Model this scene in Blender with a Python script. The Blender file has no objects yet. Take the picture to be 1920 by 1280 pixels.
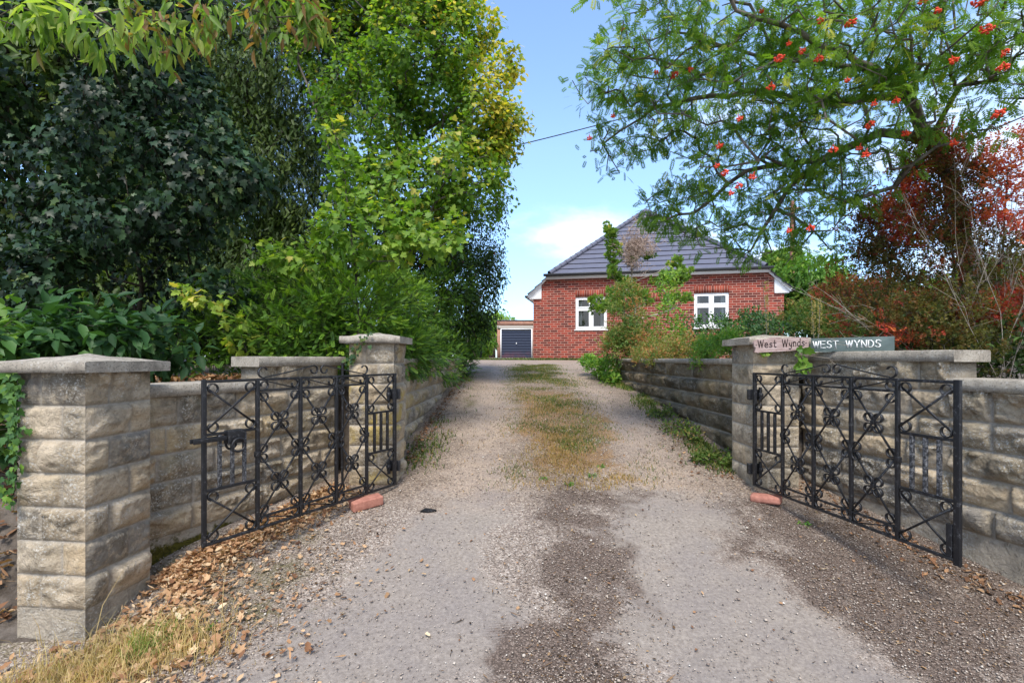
import bpy, math, random
import numpy as np
from mathutils import Vector, Matrix
rng = np.random.default_rng(7)
random.seed(7)
scene = bpy.context.scene
COL = scene.collection
R = math.radians
F = 900.0          # focal length in pixels of the 1920 px wide photograph
EYE = 1.25

# ------------------------------------------------------------------ camera
cam = bpy.data.cameras.new('camera'); cam_o = bpy.data.objects.new('camera', cam); COL.objects.link(cam_o)
cam.sensor_width = 36.0; cam.lens = 36.0 * F / 1920.0
cam.shift_y = 32.0 / 1920.0
cam.clip_start = 0.05; cam.clip_end = 2000
cam_o.location = (0, 0, EYE); cam_o.rotation_euler = (R(90), 0, 0)
scene.camera = cam_o

# ------------------------------------------------------------------ world and sun
SUN_EL, SUN_AZ = 56.0, 188.0      # azimuth clockwise from +Y (behind the viewer, a little to the left)
world = bpy.data.worlds.new('World'); scene.world = world; world.use_nodes = True
wn = world.node_tree; wn.nodes.clear()
def wnode(t, **k):
    n = wn.nodes.new(t)
    for a, b in k.items(): setattr(n, a, b)
    return n
sky = wnode('ShaderNodeTexSky', sky_type='NISHITA', sun_disc=False)
sky.sun_elevation = R(SUN_EL); sky.sun_rotation = R(SUN_AZ); sky.altitude = 50; sky.air_density = 1.0; sky.dust_density = 0.6; sky.ozone_density = 1.5
tc = wnode('ShaderNodeTexCoord')
mp = wnode('ShaderNodeMapping'); mp.inputs['Scale'].default_value = (1.0, 1.0, 2.6); mp.inputs['Location'].default_value = (0.35, 0.1, 0.0)
wn.links.new(tc.outputs['Generated'], mp.inputs['Vector'])
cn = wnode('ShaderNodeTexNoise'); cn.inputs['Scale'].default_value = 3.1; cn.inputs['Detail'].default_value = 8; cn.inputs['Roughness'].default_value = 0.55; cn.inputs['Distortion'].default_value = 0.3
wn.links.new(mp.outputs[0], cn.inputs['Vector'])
sep = wnode('ShaderNodeSeparateXYZ'); wn.links.new(tc.outputs['Generated'], sep.inputs[0])
hr = wnode('ShaderNodeMapRange'); hr.inputs['From Min'].default_value = 0.50; hr.inputs['From Max'].default_value = 0.10; hr.inputs['To Min'].default_value = -0.20; hr.inputs['To Max'].default_value = 0.07
wn.links.new(sep.outputs['Z'], hr.inputs['Value'])
xr = wnode('ShaderNodeMapRange'); xr.inputs['From Min'].default_value = -0.1; xr.inputs['From Max'].default_value = 0.55; xr.inputs['To Min'].default_value = -0.04; xr.inputs['To Max'].default_value = 0.10
wn.links.new(sep.outputs['X'], xr.inputs['Value'])
yr = wnode('ShaderNodeMapRange'); yr.inputs['From Min'].default_value = 0.35; yr.inputs['From Max'].default_value = -0.35; yr.inputs['To Max'].default_value = 0.22  # unseen cloud cover added behind the camera as neutral fill light
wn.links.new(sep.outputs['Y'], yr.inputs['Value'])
ad = wnode('ShaderNodeMath', operation='ADD'); wn.links.new(cn.outputs['Fac'], ad.inputs[0]); wn.links.new(hr.outputs[0], ad.inputs[1])
ad2 = wnode('ShaderNodeMath', operation='ADD'); wn.links.new(ad.outputs[0], ad2.inputs[0]); wn.links.new(xr.outputs[0], ad2.inputs[1])
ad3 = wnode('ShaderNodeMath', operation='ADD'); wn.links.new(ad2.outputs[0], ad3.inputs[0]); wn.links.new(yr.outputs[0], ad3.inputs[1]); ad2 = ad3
lr = wnode('ShaderNodeMapRange'); lr.inputs['From Min'].default_value = 0.04; lr.inputs['From Max'].default_value = 0.24; lr.inputs['To Min'].default_value = -0.16; lr.inputs['To Max'].default_value = 0.04
wn.links.new(sep.outputs['Z'], lr.inputs['Value'])
ad4 = wnode('ShaderNodeMath', operation='ADD'); wn.links.new(ad2.outputs[0], ad4.inputs[0]); wn.links.new(lr.outputs[0], ad4.inputs[1]); ad2 = ad4
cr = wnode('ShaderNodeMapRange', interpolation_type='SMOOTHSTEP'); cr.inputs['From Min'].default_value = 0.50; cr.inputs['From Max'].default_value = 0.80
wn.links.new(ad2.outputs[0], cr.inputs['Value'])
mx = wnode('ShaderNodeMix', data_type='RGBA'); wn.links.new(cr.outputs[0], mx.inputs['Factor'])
tint = wnode('ShaderNodeMix', data_type='RGBA', blend_type='MULTIPLY'); tint.inputs['Factor'].default_value = 1.0
wn.links.new(sky.outputs[0], tint.inputs['A']); tz = wnode('ShaderNodeMapRange'); tz.inputs['From Min'].default_value = 0.0; tz.inputs['From Max'].default_value = 0.4; wn.links.new(sep.outputs['Z'], tz.inputs['Value'])
tm = wnode('ShaderNodeMix', data_type='RGBA'); wn.links.new(tz.outputs[0], tm.inputs['Factor']); tm.inputs['A'].default_value = (0.66, 0.84, 1.10, 1); tm.inputs['B'].default_value = (1.30, 1.36, 1.40, 1)
wn.links.new(tm.outputs['Result'], tint.inputs['B'])
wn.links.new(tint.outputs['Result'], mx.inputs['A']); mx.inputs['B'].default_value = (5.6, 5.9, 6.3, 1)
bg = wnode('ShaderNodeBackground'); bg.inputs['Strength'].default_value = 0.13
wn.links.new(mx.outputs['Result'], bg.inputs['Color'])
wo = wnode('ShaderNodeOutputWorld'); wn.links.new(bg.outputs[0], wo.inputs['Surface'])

sl = bpy.data.lights.new('sun', 'SUN'); sl.energy = 2.2; sl.angle = R(19); sl.color = (1.0, 0.94, 0.84)
so = bpy.data.objects.new('sun', sl); COL.objects.link(so)
az, el = R(SUN_AZ), R(SUN_EL)
sd = Vector((math.sin(az) * math.cos(el), math.cos(az) * math.cos(el), math.sin(el)))
so.rotation_euler = sd.to_track_quat('Z', 'Y').to_euler()

scene.view_settings.view_transform = 'Standard'; scene.view_settings.look = 'None'
scene.view_settings.gamma = 1.0; scene.view_settings.exposure = 1.08
scene.render.engine = 'CYCLES'

# ------------------------------------------------------------------ helpers
def W(px, py, Y):
    return np.array([(px - 960) / F * Y, Y, EYE + (672 - py) / F * Y])

def tag(o, label=None, cat=None, group=None, kind=None):
    if label: o['label'] = label
    if cat: o['category'] = cat
    if group: o['group'] = group
    if kind: o['kind'] = kind
    return o

def empty(name, loc=(0, 0, 0), rz=0.0, **k):
    o = bpy.data.objects.new(name, None); COL.objects.link(o); o.location = loc; o.rotation_euler = (0, 0, rz)
    o.empty_display_size = 0.1
    return tag(o, **k)

def copy_tree(o, parent=None):
    c = o.copy(); COL.objects.link(c)
    if parent: c.parent = parent
    for ch in list(o.children): copy_tree(ch, c)
    return c

class MB:
    def __init__(s): s.v = []; s.f = []; s.n = 0; s.a = []
    def add(s, v, f, **at):
        v = np.asarray(v, float).reshape(-1, 3); f = np.asarray(f, int)
        s.v.append(v); s.f.append(f + s.n); n = len(v); s.n += n
        s.a.append({k: np.broadcast_to(np.asarray(x, float), (n,)) for k, x in at.items()} | {'_n': n})
        return s
    def build(s, name, mat, parent=None, smooth=False, loc=None):
        v = np.concatenate(s.v)
        me = bpy.data.meshes.new(name)
        me.vertices.add(len(v)); me.vertices.foreach_set('co', v.astype(np.float32).ravel())
        loops = np.concatenate([f.ravel() for f in s.f]).astype(np.int32)
        cnt = np.concatenate([np.full(len(f), f.shape[1]) for f in s.f]).astype(np.int32)
        st = np.concatenate([[0], np.cumsum(cnt)[:-1]]).astype(np.int32)
        me.loops.add(len(loops)); me.loops.foreach_set('vertex_index', loops)
        me.polygons.add(len(cnt)); me.polygons.foreach_set('loop_start', st)
        if smooth: me.polygons.foreach_set('use_smooth', np.ones(len(cnt), bool))
        keys = set(k for a in s.a for k in a if k != '_n')
        for k in keys:
            arr = np.concatenate([a.get(k, np.zeros(a['_n'])) for a in s.a]).astype(np.float32)
            at = me.attributes.new(k, 'FLOAT', 'POINT'); at.data.foreach_set('value', arr)
        me.update(calc_edges=True); me.validate()
        if mat is not None: me.materials.append(mat)
        o = bpy.data.objects.new(name, me); COL.objects.link(o)
        if parent is not None: o.parent = parent
        if loc is not None: o.location = loc
        return o
    # shapes
    def box(s, lo, hi, **at):
        x0, y0, z0 = lo; x1, y1, z1 = hi
        v = [(x0,y0,z0),(x1,y0,z0),(x1,y1,z0),(x0,y1,z0),(x0,y0,z1),(x1,y0,z1),(x1,y1,z1),(x0,y1,z1)]
        f = [(0,3,2,1),(4,5,6,7),(0,1,5,4),(1,2,6,5),(2,3,7,6),(3,0,4,7)]
        return s.add(v, f, **at)
    def bbox(s, lo, hi, b=0.005, **at):      # box with chamfered edges
        lo = np.array(lo, float); hi = np.array(hi, float)
        import bmesh
        bm = bmesh.new(); bmesh.ops.create_cube(bm, size=1.0)
        for q in bm.verts: q.co = Vector(((lo + hi) / 2 + np.array(q.co) * (hi - lo)))
        bmesh.ops.bevel(bm, geom=bm.edges[:], offset=b, segments=2, affect='EDGES', profile=0.7)
        bmesh.ops.triangulate(bm, faces=bm.faces[:])
        bm.verts.index_update()
        s.add([tuple(q.co) for q in bm.verts], [[q.index for q in f.verts] for f in bm.faces], **at); bm.free(); return s
    def prism(s, poly, d0, d1, axis='y', **at):  # polygon in (a,z) extruded
        n = len(poly); P = np.array(poly, float)
        def mk(d):
            if axis == 'y': return np.c_[P[:, 0], np.full(n, d), P[:, 1]]
            if axis == 'x': return np.c_[np.full(n, d), P[:, 0], P[:, 1]]
            return np.c_[P[:, 0], P[:, 1], np.full(n, d)]
        v = np.r_[mk(d0), mk(d1)]
        s.add(v, [list(range(n)), ], **at); s.n -= 0
        s.add(v[n:], [list(range(n))[::-1]], **at)
        q = [(i, (i + 1) % n, n + (i + 1) % n, n + i) for i in range(n)]
        return s.add(v, q, **at)
    def bar(s, p, q, w, t, up=(0, 1, 0), **at):   # rectangular bar p->q, w across, t along up
        p = np.array(p, float); q = np.array(q, float); d = q - p; d /= np.linalg.norm(d)
        u = np.array(up, float); u -= d * u.dot(d); u /= np.linalg.norm(u); r = np.cross(d, u)
        c = [r * w/2 + u * t/2, -r * w/2 + u * t/2, -r * w/2 - u * t/2, r * w/2 - u * t/2]
        v = [p + k for k in c] + [q + k for k in c]
        f = [(3,2,1,0),(4,5,6,7)] + [(i, (i+1) % 4, 4 + (i+1) % 4, 4 + i) for i in range(4)]
        return s.add(v, f, **at)
    def tube(s, pts, r, k=6, cap=True, **at):
        P = np.array(pts, float); n = len(P); r = np.broadcast_to(np.asarray(r, float), (n,))
        T = np.gradient(P, axis=0); T /= np.linalg.norm(T, axis=1)[:, None] + 1e-12
        ref = np.array([0, 0, 1.0]) if abs(T[:, 2]).mean() < 0.8 else np.array([1.0, 0, 0])
        U = np.cross(T, ref); U /= np.linalg.norm(U, axis=1)[:, None] + 1e-12; V = np.cross(T, U)
        a = np.arange(k) / k * 2 * np.pi
        v = (P[:, None] + r[:, None, None] * (np.cos(a)[None, :, None] * U[:, None] + np.sin(a)[None, :, None] * V[:, None])).reshape(-1, 3)
        i = np.arange(n - 1)[:, None] * k; j = np.arange(k)[None]
        q = np.stack([i + j, i + (j + 1) % k, i + k + (j + 1) % k, i + k + j], -1).reshape(-1, 4)
        s.add(v, q, **at)
        return s
    def strip(s, pts, w, t, **at):  # flat iron curve in the local xz plane, w along y, t thick in plane
        P = np.array(pts, float); T = np.gradient(P, axis=0); T /= np.linalg.norm(T, axis=1)[:, None] + 1e-12
        N = np.c_[-T[:, 1], T[:, 0]]; n = len(P)
        def at3(p, y): return np.c_[p[:, 0], np.full(n, y), p[:, 1]]
        rings = np.stack([at3(P + N*t/2, -w/2), at3(P - N*t/2, -w/2), at3(P - N*t/2, w/2), at3(P + N*t/2, w/2)], 1).reshape(-1, 3)
        i = np.arange(n - 1)[:, None] * 4; j = np.arange(4)[None]
        q = np.stack([i + j, i + (j + 1) % 4, i + 4 + (j + 1) % 4, i + 4 + j], -1).reshape(-1, 4)
        s.add(rings, q, **at); s.add(rings[:4], [(0,1,2,3)], **at); s.add(rings[-4:], [(3,2,1,0)], **at)
        return s

# value noise
def _h(ix, iy, iz, seed):
    n = (ix * 374761393 + iy * 668265263 + iz * 2147483647 % 1013904223 + iz * 1274126177 + seed * 974634777) & 0x7fffffff
    n = ((n ^ (n >> 13)) * 1274126177) & 0x7fffffff
    n = ((n ^ (n >> 15)) * 461845907) & 0x7fffffff
    return ((n ^ (n >> 16)) & 0xffff) / 65535.0
def vnoise(x, y, z=0.0, seed=0):
    x, y, z = np.broadcast_arrays(np.asarray(x, float), np.asarray(y, float), np.asarray(z, float))
    ix, iy, iz = [np.floor(q).astype(np.int64) for q in (x, y, z)]
    fx, fy, fz = x - ix, y - iy, z - iz
    fx, fy, fz = [q * q * (3 - 2 * q) for q in (fx, fy, fz)]
    r = 0
    for a in (0, 1):
        for b in (0, 1):
            for c in (0, 1):
                w = (fx if a else 1 - fx) * (fy if b else 1 - fy) * (fz if c else 1 - fz)
                r = r + w * _h(ix + a, iy + b, iz + c, seed)
    return r
def fbm(x, y, z=0.0, seed=0, o=4):
    r = 0; a = 0.5; s = 1.0
    for i in range(o):
        r = r + a * vnoise(np.asarray(x) * s, np.asarray(y) * s, np.asarray(z) * s, seed + i * 17); a *= 0.5; s *= 2.03
    return r / (1 - 0.5 ** o)
def sstep(a, b, x):
    t = np.clip((np.asarray(x, float) - a) / (b - a), 0, 1); return t * t * (3 - 2 * t)

# ------------------------------------------------------------------ materials
class M:
    def __init__(s, name, rough=0.7, spec=0.3):
        s.m = bpy.data.materials.new(name); s.m.use_nodes = True; s.t = s.m.node_tree; s.t.nodes.clear()
        s.out = s.n('ShaderNodeOutputMaterial'); s.p = s.n('ShaderNodeBsdfPrincipled')
        s.p.inputs['Roughness'].default_value = rough; s.p.inputs['Specular IOR Level'].default_value = spec
        s.l(s.p.outputs[0], s.out.inputs['Surface'])
    def n(s, t, **k):
        q = s.t.nodes.new(t)
        for a, b in k.items():
            if hasattr(q, a): setattr(q, a, b)
            else: q.inputs[a].default_value = b
        return q
    def l(s, a, b): s.t.links.new(a, b)
    def inp(s, sock, v):
        if isinstance(v, (int, float)): sock.default_value = v
        elif isinstance(v, (tuple, list)): sock.default_value = tuple(v) + ((1,) if len(v) == 3 and sock.type == 'RGBA' else ())
        else: s.l(v, sock)
    def coord(s): return s.n('ShaderNodeTexCoord').outputs['Object']
    def attr(s, nm): return s.n('ShaderNodeAttribute', attribute_name=nm).outputs['Fac']
    def noise(s, sc, d=5, r=0.6, vec=None, dist=0.0, col=False):
        q = s.n('ShaderNodeTexNoise'); q.inputs['Scale'].default_value = sc; q.inputs['Detail'].default_value = d; q.inputs['Roughness'].default_value = r; q.inputs['Distortion'].default_value = dist
        s.l(vec if vec is not None else s.coord(), q.inputs['Vector']); return q.outputs['Color' if col else 'Fac']
    def voro(s, sc, feat='F1', vec=None, out='Distance', rnd=1.0):
        q = s.n('ShaderNodeTexVoronoi', feature=feat); q.inputs['Scale'].default_value = sc; q.inputs['Randomness'].default_value = rnd
        s.l(vec if vec is not None else s.coord(), q.inputs['Vector']); return q.outputs[out]
    def ramp(s, fac, stops, interp='LINEAR'):
        q = s.n('ShaderNodeValToRGB'); q.color_ramp.interpolation = interp; e = q.color_ramp.elements
        while len(e) < len(stops): e.new(0.5)
        for i, (p, c) in enumerate(stops):
            e[i].position = p; e[i].color = (c if isinstance(c, tuple) else (c, c, c)) + (1,)
        s.inp(q.inputs[0], fac); return q.outputs[0]
    def mix(s, fac, a, b, bt='MIX'):
        q = s.n('ShaderNodeMix', data_type='RGBA', blend_type=bt); s.inp(q.inputs['Factor'], fac); s.inp(q.inputs['A'], a); s.inp(q.inputs['B'], b); return q.outputs['Result']
    def math(s, op, a, b=0.0, c=None):
        q = s.n('ShaderNodeMath', operation=op); s.inp(q.inputs[0], a); s.inp(q.inputs[1], b)
        if c is not None: s.inp(q.inputs[2], c)
        return q.outputs[0]
    def mr(s, v, a, b, c=0.0, d=1.0):
        q = s.n('ShaderNodeMapRange'); s.inp(q.inputs['Value'], v)
        for k, x in zip(('From Min', 'From Max', 'To Min', 'To Max'), (a, b, c, d)): q.inputs[k].default_value = x
        return q.outputs[0]
    def base(s, c): s.inp(s.p.inputs['Base Color'], c); return s
    def rough(s, c): s.inp(s.p.inputs['Roughness'], c); return s
    def bump(s, h, strength=0.5, dist=0.01):
        q = s.n('ShaderNodeBump'); q.inputs['Strength'].default_value = strength; q.inputs['Distance'].default_value = dist
        s.l(h, q.inputs['Height']); s.l(q.outputs[0], s.p.inputs['Normal']); return s

def leaf_mat(name, stops, transl=0.35, rough=0.45, spec=0.35, vary=2.0, gain=1.0):
    stops = [(p, tuple(min(.8, q * gain) for q in cc)) for p, cc in stops]
    m = M(name, rough, spec)
    c = m.ramp(m.attr('tone'), stops)
    n = m.noise(vary, 3, 0.6)
    c = m.mix(m.mr(n, 0.3, 0.7, 0.0, 1.0), m.mix(1.0, c, (0.62, 0.66, 0.62), 'MULTIPLY'), m.mix(1.0, c, (1.22, 1.18, 1.05), 'MULTIPLY'))
    m.base(c)
    tr = m.n('ShaderNodeBsdfTranslucent'); m.l(m.mix(1.0, c, (1.35, 1.45, 0.55), 'MULTIPLY'), tr.inputs['Color'])
    ms = m.n('ShaderNodeMixShader'); ms.inputs[0].default_value = transl
    m.l(m.p.outputs[0], ms.inputs[1]); m.l(tr.outputs[0], ms.inputs[2]); m.l(ms.outputs[0], m.out.inputs['Surface'])
    return m.m

def stone_mat(name, dark=0.0, yellow=0.0, lichen=0.5):
    m = M(name, 0.92, 0.15)
    co = m.coord(); blk = m.attr('blk'); mort = m.attr('mort')
    c = m.ramp(blk, [(0.0, (0.56, 0.46, 0.34)), (0.3, (0.45, 0.375, 0.28)), (0.55, (0.56, 0.43, 0.28)), (0.85, (0.38, 0.33, 0.26)), (1.0, (0.17, 0.155, 0.14))])
    n1 = m.noise(5, 6, 0.65, co); n2 = m.noise(24, 5, 0.7, co); n3 = m.noise(2.2, 4, 0.6, co)
    c = m.mix(m.mr(n1, 0.45, 0.62, 0, 0.8), c, (0.15, 0.125, 0.09))
    c = m.mix(m.mr(n2, 0.48, 0.62, 0, 0.6), c, (0.52, 0.43, 0.31))
    c = m.mix(m.mr(m.noise(70, 5, 0.8, co), 0.5, 0.68, 0, 0.55), c, (0.13, 0.11, 0.085))
    if yellow: c = m.mix(m.mr(m.noise(3.3, 4, 0.6, co), 0.50, 0.62, 0, yellow), c, (0.42, 0.31, 0.09))
    c = m.mix(m.mr(n3, 0.45, 0.62, 0, 0.22 + 0.6 * dark), c, (0.10, 0.092, 0.07))
    if dark > .5: c = m.mix(1.0, c, (.55, .53, .48), 'MULTIPLY')
    sp = m.math('MULTIPLY', m.mr(m.noise(95, 4, 0.7, co), 0.53, 0.63), m.mr(m.noise(4.5, 3, 0.6, co), 0.44, 0.57, 0, lichen))
    c = m.mix(sp, c, (0.62, 0.61, 0.57))
    c = m.mix(m.math('MULTIPLY', mort, 0.85), c, m.mix(n2, (0.24, 0.21, 0.175), (0.50, 0.45, 0.38)))
    ms = m.attr('moss'); mn = m.mr(m.math('ADD', m.noise(9, 5, 0.7, co), ms), 0.88, 0.99)
    c = m.mix(mn, c, m.ramp(m.noise(45, 3, 0.6, co), [(0.3, (0.03, 0.03, 0.008)), (0.7, (0.14, 0.12, 0.02))]))
    m.base(c); h = m.math('ADD', m.math('MULTIPLY', m.noise(40, 6, 0.75, co), 0.7), m.math('MULTIPLY', n2, 0.8)); h = m.math('ADD', h, m.math('MULTIPLY', m.noise(11, 6, 0.7, co, 1.0), 2.0)); m.bump(h, 1.0, 0.014)
    return m.m
MAT_STONE = stone_mat('pitched_stone', 0.0, 0.12, 0.6)
MAT_STONE_Y = stone_mat('lichened_stone', 0.15, 0.85, 0.55)
MAT_STONE_D = stone_mat('algae_darkened_stone', 0.9, 0.25, 0.35)
def coping_mat():
    m = M('coping_concrete', 0.95, 0.1); co = m.coord()
    c = m.ramp(m.noise(9, 6, 0.7, co), [(0.3, (0.20, 0.175, 0.145)), (0.52, (0.36, 0.32, 0.265)), (0.72, (0.46, 0.42, 0.355))])
    c = m.mix(m.mr(m.noise(120, 3, 0.6, co), 0.55, 0.62, 0, 0.7), c, (0.13, 0.12, 0.10))
    c = m.mix(m.mr(m.voro(35, vec=co), 0.25, 0.1, 0, 0.5), c, (0.5, 0.48, 0.44))
    m.base(c); m.bump(m.noise(90, 5, 0.8, co), 0.8, 0.006); return m.m
MAT_COP = coping_mat()
def iron_mat():
    m = M('flaking_black_iron', 0.45, 0.4); co = m.coord()
    c = m.mix(m.mr(m.noise(55, 6, 0.8, co), 0.56, 0.68, 0, 0.8), (0.012, 0.012, 0.014), (0.14, 0.14, 0.15))
    c = m.mix(m.mr(m.noise(14, 5, 0.7, co), 0.66, 0.74, 0, 0.7), c, (0.09, 0.035, 0.02))
    m.base(c); m.bump(m.noise(150, 3, 0.7, co), 0.5, 0.002); return m.m
MAT_IRON = iron_mat()
def flake_mat():
    m = M('weathered_grey_iron', 0.7, 0.3); co = m.coord()
    c = m.mix(m.mr(m.noise(90, 6, 0.8, co), 0.46, 0.62), (0.02, 0.02, 0.022), (0.20, 0.20, 0.21)); m.base(c); return m.m
MAT_FLAKE = flake_mat()
def bark_mat(name, a, b):
    m = M(name, 0.95, 0.1); co = m.coord()
    m.base(m.ramp(m.noise(14, 6, 0.7, co), [(0.35, a), (0.65, b)])); m.bump(m.noise(40, 5, 0.7, co), 0.8, 0.01); return m.m
MAT_BARK = bark_mat('grey_bark', (0.055, 0.045, 0.035), (0.17, 0.15, 0.125))
MAT_BARK_P = bark_mat('pale_dead_twig', (0.22, 0.18, 0.14), (0.42, 0.37, 0.31))
MAT_BARK_G = bark_mat('dark_bark', (0.02, 0.018, 0.012), (0.07, 0.06, 0.045))

# ------------------------------------------------------------------ terrain
YP = np.array([-60, 0, 1, 1.6, 2.1, 2.6, 3.0, 3.5, 3.8, 4.25, 4.86, 6.27, 8, 10, 12, 15.6, 34, 400.])
ZP = np.array([-.12, -.07, -.03, .02, .075, .165, .245, .325, .37, .44, .545, .72, .85, .98, 1.08, 1.2, 1.31, 1.35])
def drive_z(X, Y):
    z = sum(np.interp(np.asarray(Y) + d, YP, ZP) for d in (-.25, -.12, 0, .12, .25)) / 5
    z = z - .085 * sstep(-1.1, -2.0, X) * sstep(2.7, 2.1, Y)
    z = z + .012 * (fbm(np.asarray(X) * 1.3, np.asarray(Y) * 1.3, 0, 5, 3) - .5) * 2
    # slightly raised centre and worn wheel tracks
    t = np.exp(-((X + .22) / .22) ** 2) + np.exp(-((X - 1.22) / .2) ** 2)
    return z - .02 * t * sstep(2.2, 4.0, Y) * sstep(16, 11, Y)
def left_edge(Y): return np.interp(Y, [2.02, 2.12, 2.44, 2.5, 3.85, 3.9, 9.3, 10.5, 13, 16], [-3.6, -2.1, -2.1, -2.05, -1.42, -1.10, -1.05, -1.6, -2.6, -3.2])
def right_edge(Y): return np.interp(Y, [-60, 3.6, 3.66, 3.8, 8.0, 8.7, 11, 16], [18.9, 2.31, 2.2, 2.02, 1.92, 2.1, 6, 14])
def bed_z(X, Y):
    l = np.interp(Y, [1.6, 2.1, 2.3, 2.6, 3.2, 4, 10, 16, 40], [-.03, -.02, .03, .36, .98, 1.06, 1.15, 1.25, 1.35]) + .08 * (fbm(X, Y, 0, 9, 3) - .5)
    r = np.interp(Y, [-60, 2, 9, 16, 40], [1.05, 1.08, 1.12, 1.22, 1.35]) + .08 * (fbm(X, Y, 0, 9, 3) - .5)
    return np.where(np.asarray(X) < 0, l, r)
def ground_z(X, Y, d=0.0):
    X, Y = np.broadcast_arrays(np.asarray(X, float), np.asarray(Y, float))
    L, Rr = left_edge(Y), right_edge(Y)
    inside = sstep(0.0, .04, X - L) * sstep(0.0, .04, Rr - X)
    return inside * (drive_z(X, Y) - d) + (1 - inside) * bed_z(X, Y)

def grid_faces(nx, ny):
    i = np.arange(nx - 1)[:, None] * ny; j = np.arange(ny - 1)[None]
    return np.stack([i + j, i + ny + j, i + ny + j + 1, i + j + 1], -1).reshape(-1, 4)
xs = np.r_[-500, -200, -80, -40, -20, -12, -8, -6, -5, np.arange(-4.5, 5.0, .05), 5.2, 6, 8, 12, 20, 40, 80, 200, 500]
ys = np.r_[-60, -20, -8, -3, -1, 0, np.arange(.5, 12, .06), np.arange(12, 20, .25), 22, 26, 32, 40, 60, 100, 200, 500, 1200]
XX, YY = np.meshgrid(xs, ys, indexing='ij')
m = M('garden_soil', 0.95, 0.1); co = m.coord()
c = m.ramp(m.noise(6, 6, 0.7, co), [(0.35, (0.07, 0.055, 0.042)), (0.55, (0.17, 0.14, 0.115)), (0.7, (0.26, 0.22, 0.18))])
far = m.n('ShaderNodeSeparateXYZ'); m.l(co, far.inputs[0])
c = m.mix(m.mr(far.outputs['Y'], 14, 24), c, (0.06, 0.085, 0.02)); m.base(c); m.bump(m.noise(50, 5, 0.8, co), 1.0, 0.02)
g = MB().add(np.c_[XX.ravel(), YY.ravel(), ground_z(XX, YY, .03).ravel()], grid_faces(len(xs), len(ys)))
tag(g.build('ground', m.m, smooth=True), kind='structure')

# the drive: one sheet between the walls, from the street to the garage
yv = np.r_[np.linspace(.6, 4, 240), np.linspace(4.015, 9, 190), np.linspace(9.1, 16, 70), np.linspace(16.5, 33.9, 36)]
u = np.linspace(0, 1, 260)
UU, YD = np.meshgrid(u, yv, indexing='ij')
LL, RR_ = left_edge(YD), right_edge(YD)
RR_ = np.minimum(RR_, np.interp(YD, [0, 3.6, 3.7, 8.7, 12, 14, 16, 34], [2.95, 2.9, 2.9, 2.9, 4.2, 5.5, 2.5, 2.5]))
XD = LL + .0 + (RR_ - LL) * UU
rel = np.abs(fbm(XD * 9, YD * 9, 0, 3, 3) - .5)
nz = fbm(XD * 1.9, YD * 1.9, 0, 21, 5) - .5 + .5 * (fbm(XD * 8, YD * 8, 0, 25, 3) - .5); nf = fbm(XD * 6, YD * 6, 0, 31, 3) - .5
# worn tarmac apron near the street with two tongues running up the tracks
cl = np.interp(YD, [.6, 1.8, 3.2, 5, 16], [-.85, -.58, -.28, -.22, -.2]); cr_ = np.interp(YD, [.6, 1.8, 3.2, 5, 9, 12, 16], [.8, .95, 1.03, 1.2, 1.2, 1.1, .9]); hw = np.interp(YD, [.6, 1.8, 3.2, 4.5, 16], [.6, .5, .26, .20, .22])
tl = sstep(hw + .22, hw - .22, np.abs(XD - cl) + nz * .7); trk = sstep(hw + .2, hw - .2, np.abs(XD - cr_) + nz * .7)
tar = np.maximum(tl, trk); tar = np.maximum(tar, sstep(1.85, 1.45, YD + nz * .6) * sstep(-1.5, -1.0, XD) * sstep(2.2, 1.7, XD)); tar = np.maximum(tar, sstep(9, 12, YD) * .8)
fine = sstep(3.5, 3.0, YD + nz * .5)
mid = sstep(.42, .12, np.abs(XD - np.interp(YD, [1.6, 3.3], [.2, .5])) + nz * .6) * sstep(3.6, 3.0, YD + nz * .6)
rt = sstep(1.25, 1.6, XD + .25 * (YD - 2.4) + nz * .6) * sstep(3.3, 2.8, YD + nz)
nh = fbm(XD * 3.6, YD * 3.6, 0, 37, 4) - .5
dark = np.clip(mid * (.55 + 1.7 * nh + 1.3 * nf) + rt * (.72 + 1.4 * nh + 1.3 * nf) + .35 * (1 - tar) * (YD < 4), 0, 1)
ctr = sstep(.60, .2, np.abs(XD - .5) + nz * .8) * sstep(3.1, 4.1, YD + nz * 1.2) * sstep(14, 10, YD)
strw = ctr * (.35 + .65 * sstep(8.5, 5.0, YD + nz * 2))
lv = sstep(-.45, -.62, XD + nz * .4) * sstep(3.4, 4.5, YD) * sstep(12, 9, YD); rv = sstep(1.42, 1.6, XD + nz * .3) * sstep(3.5, 4.2, YD) * sstep(10, 8.5, YD)
ls = sstep(.55, .1, (XD - LL) + nz * .5) * sstep(4, 3.4, YD) * (YD > 1.9)
moss = np.clip(ctr * 1.0 * (1 - .6 * strw) + lv * .55 + rv * .4 + sstep(-.6, -1.2, XD + nz * .5) * sstep(3.2, 2.6, YD) * sstep(1.8, 2.2, YD) * .9 + .6 * (np.exp(-((XD + .5) / .14) ** 2) + np.exp(-((XD - .02) / .1) ** 2)) * (YD > 5), 0, 1) * (.6 + nf * 1.6).clip(0, 1.2)
gz = ground_z(np.clip(XD, LL + .045, RR_ - .045), YD) + .004 + (1 - tar) * .012 * rel
m = M('gravel_and_tarmac', 0.9, 0.2); co = m.coord()
vo = m.voro(120, vec=co, out='Color'); vd = m.voro(120, vec=co); vo2 = m.voro(190, vec=co, out='Color')
hs = m.n('ShaderNodeSeparateColor'); m.l(vo, hs.inputs[0]); hs2 = m.n('ShaderNodeSeparateColor'); m.l(vo2, hs2.inputs[0])
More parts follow.
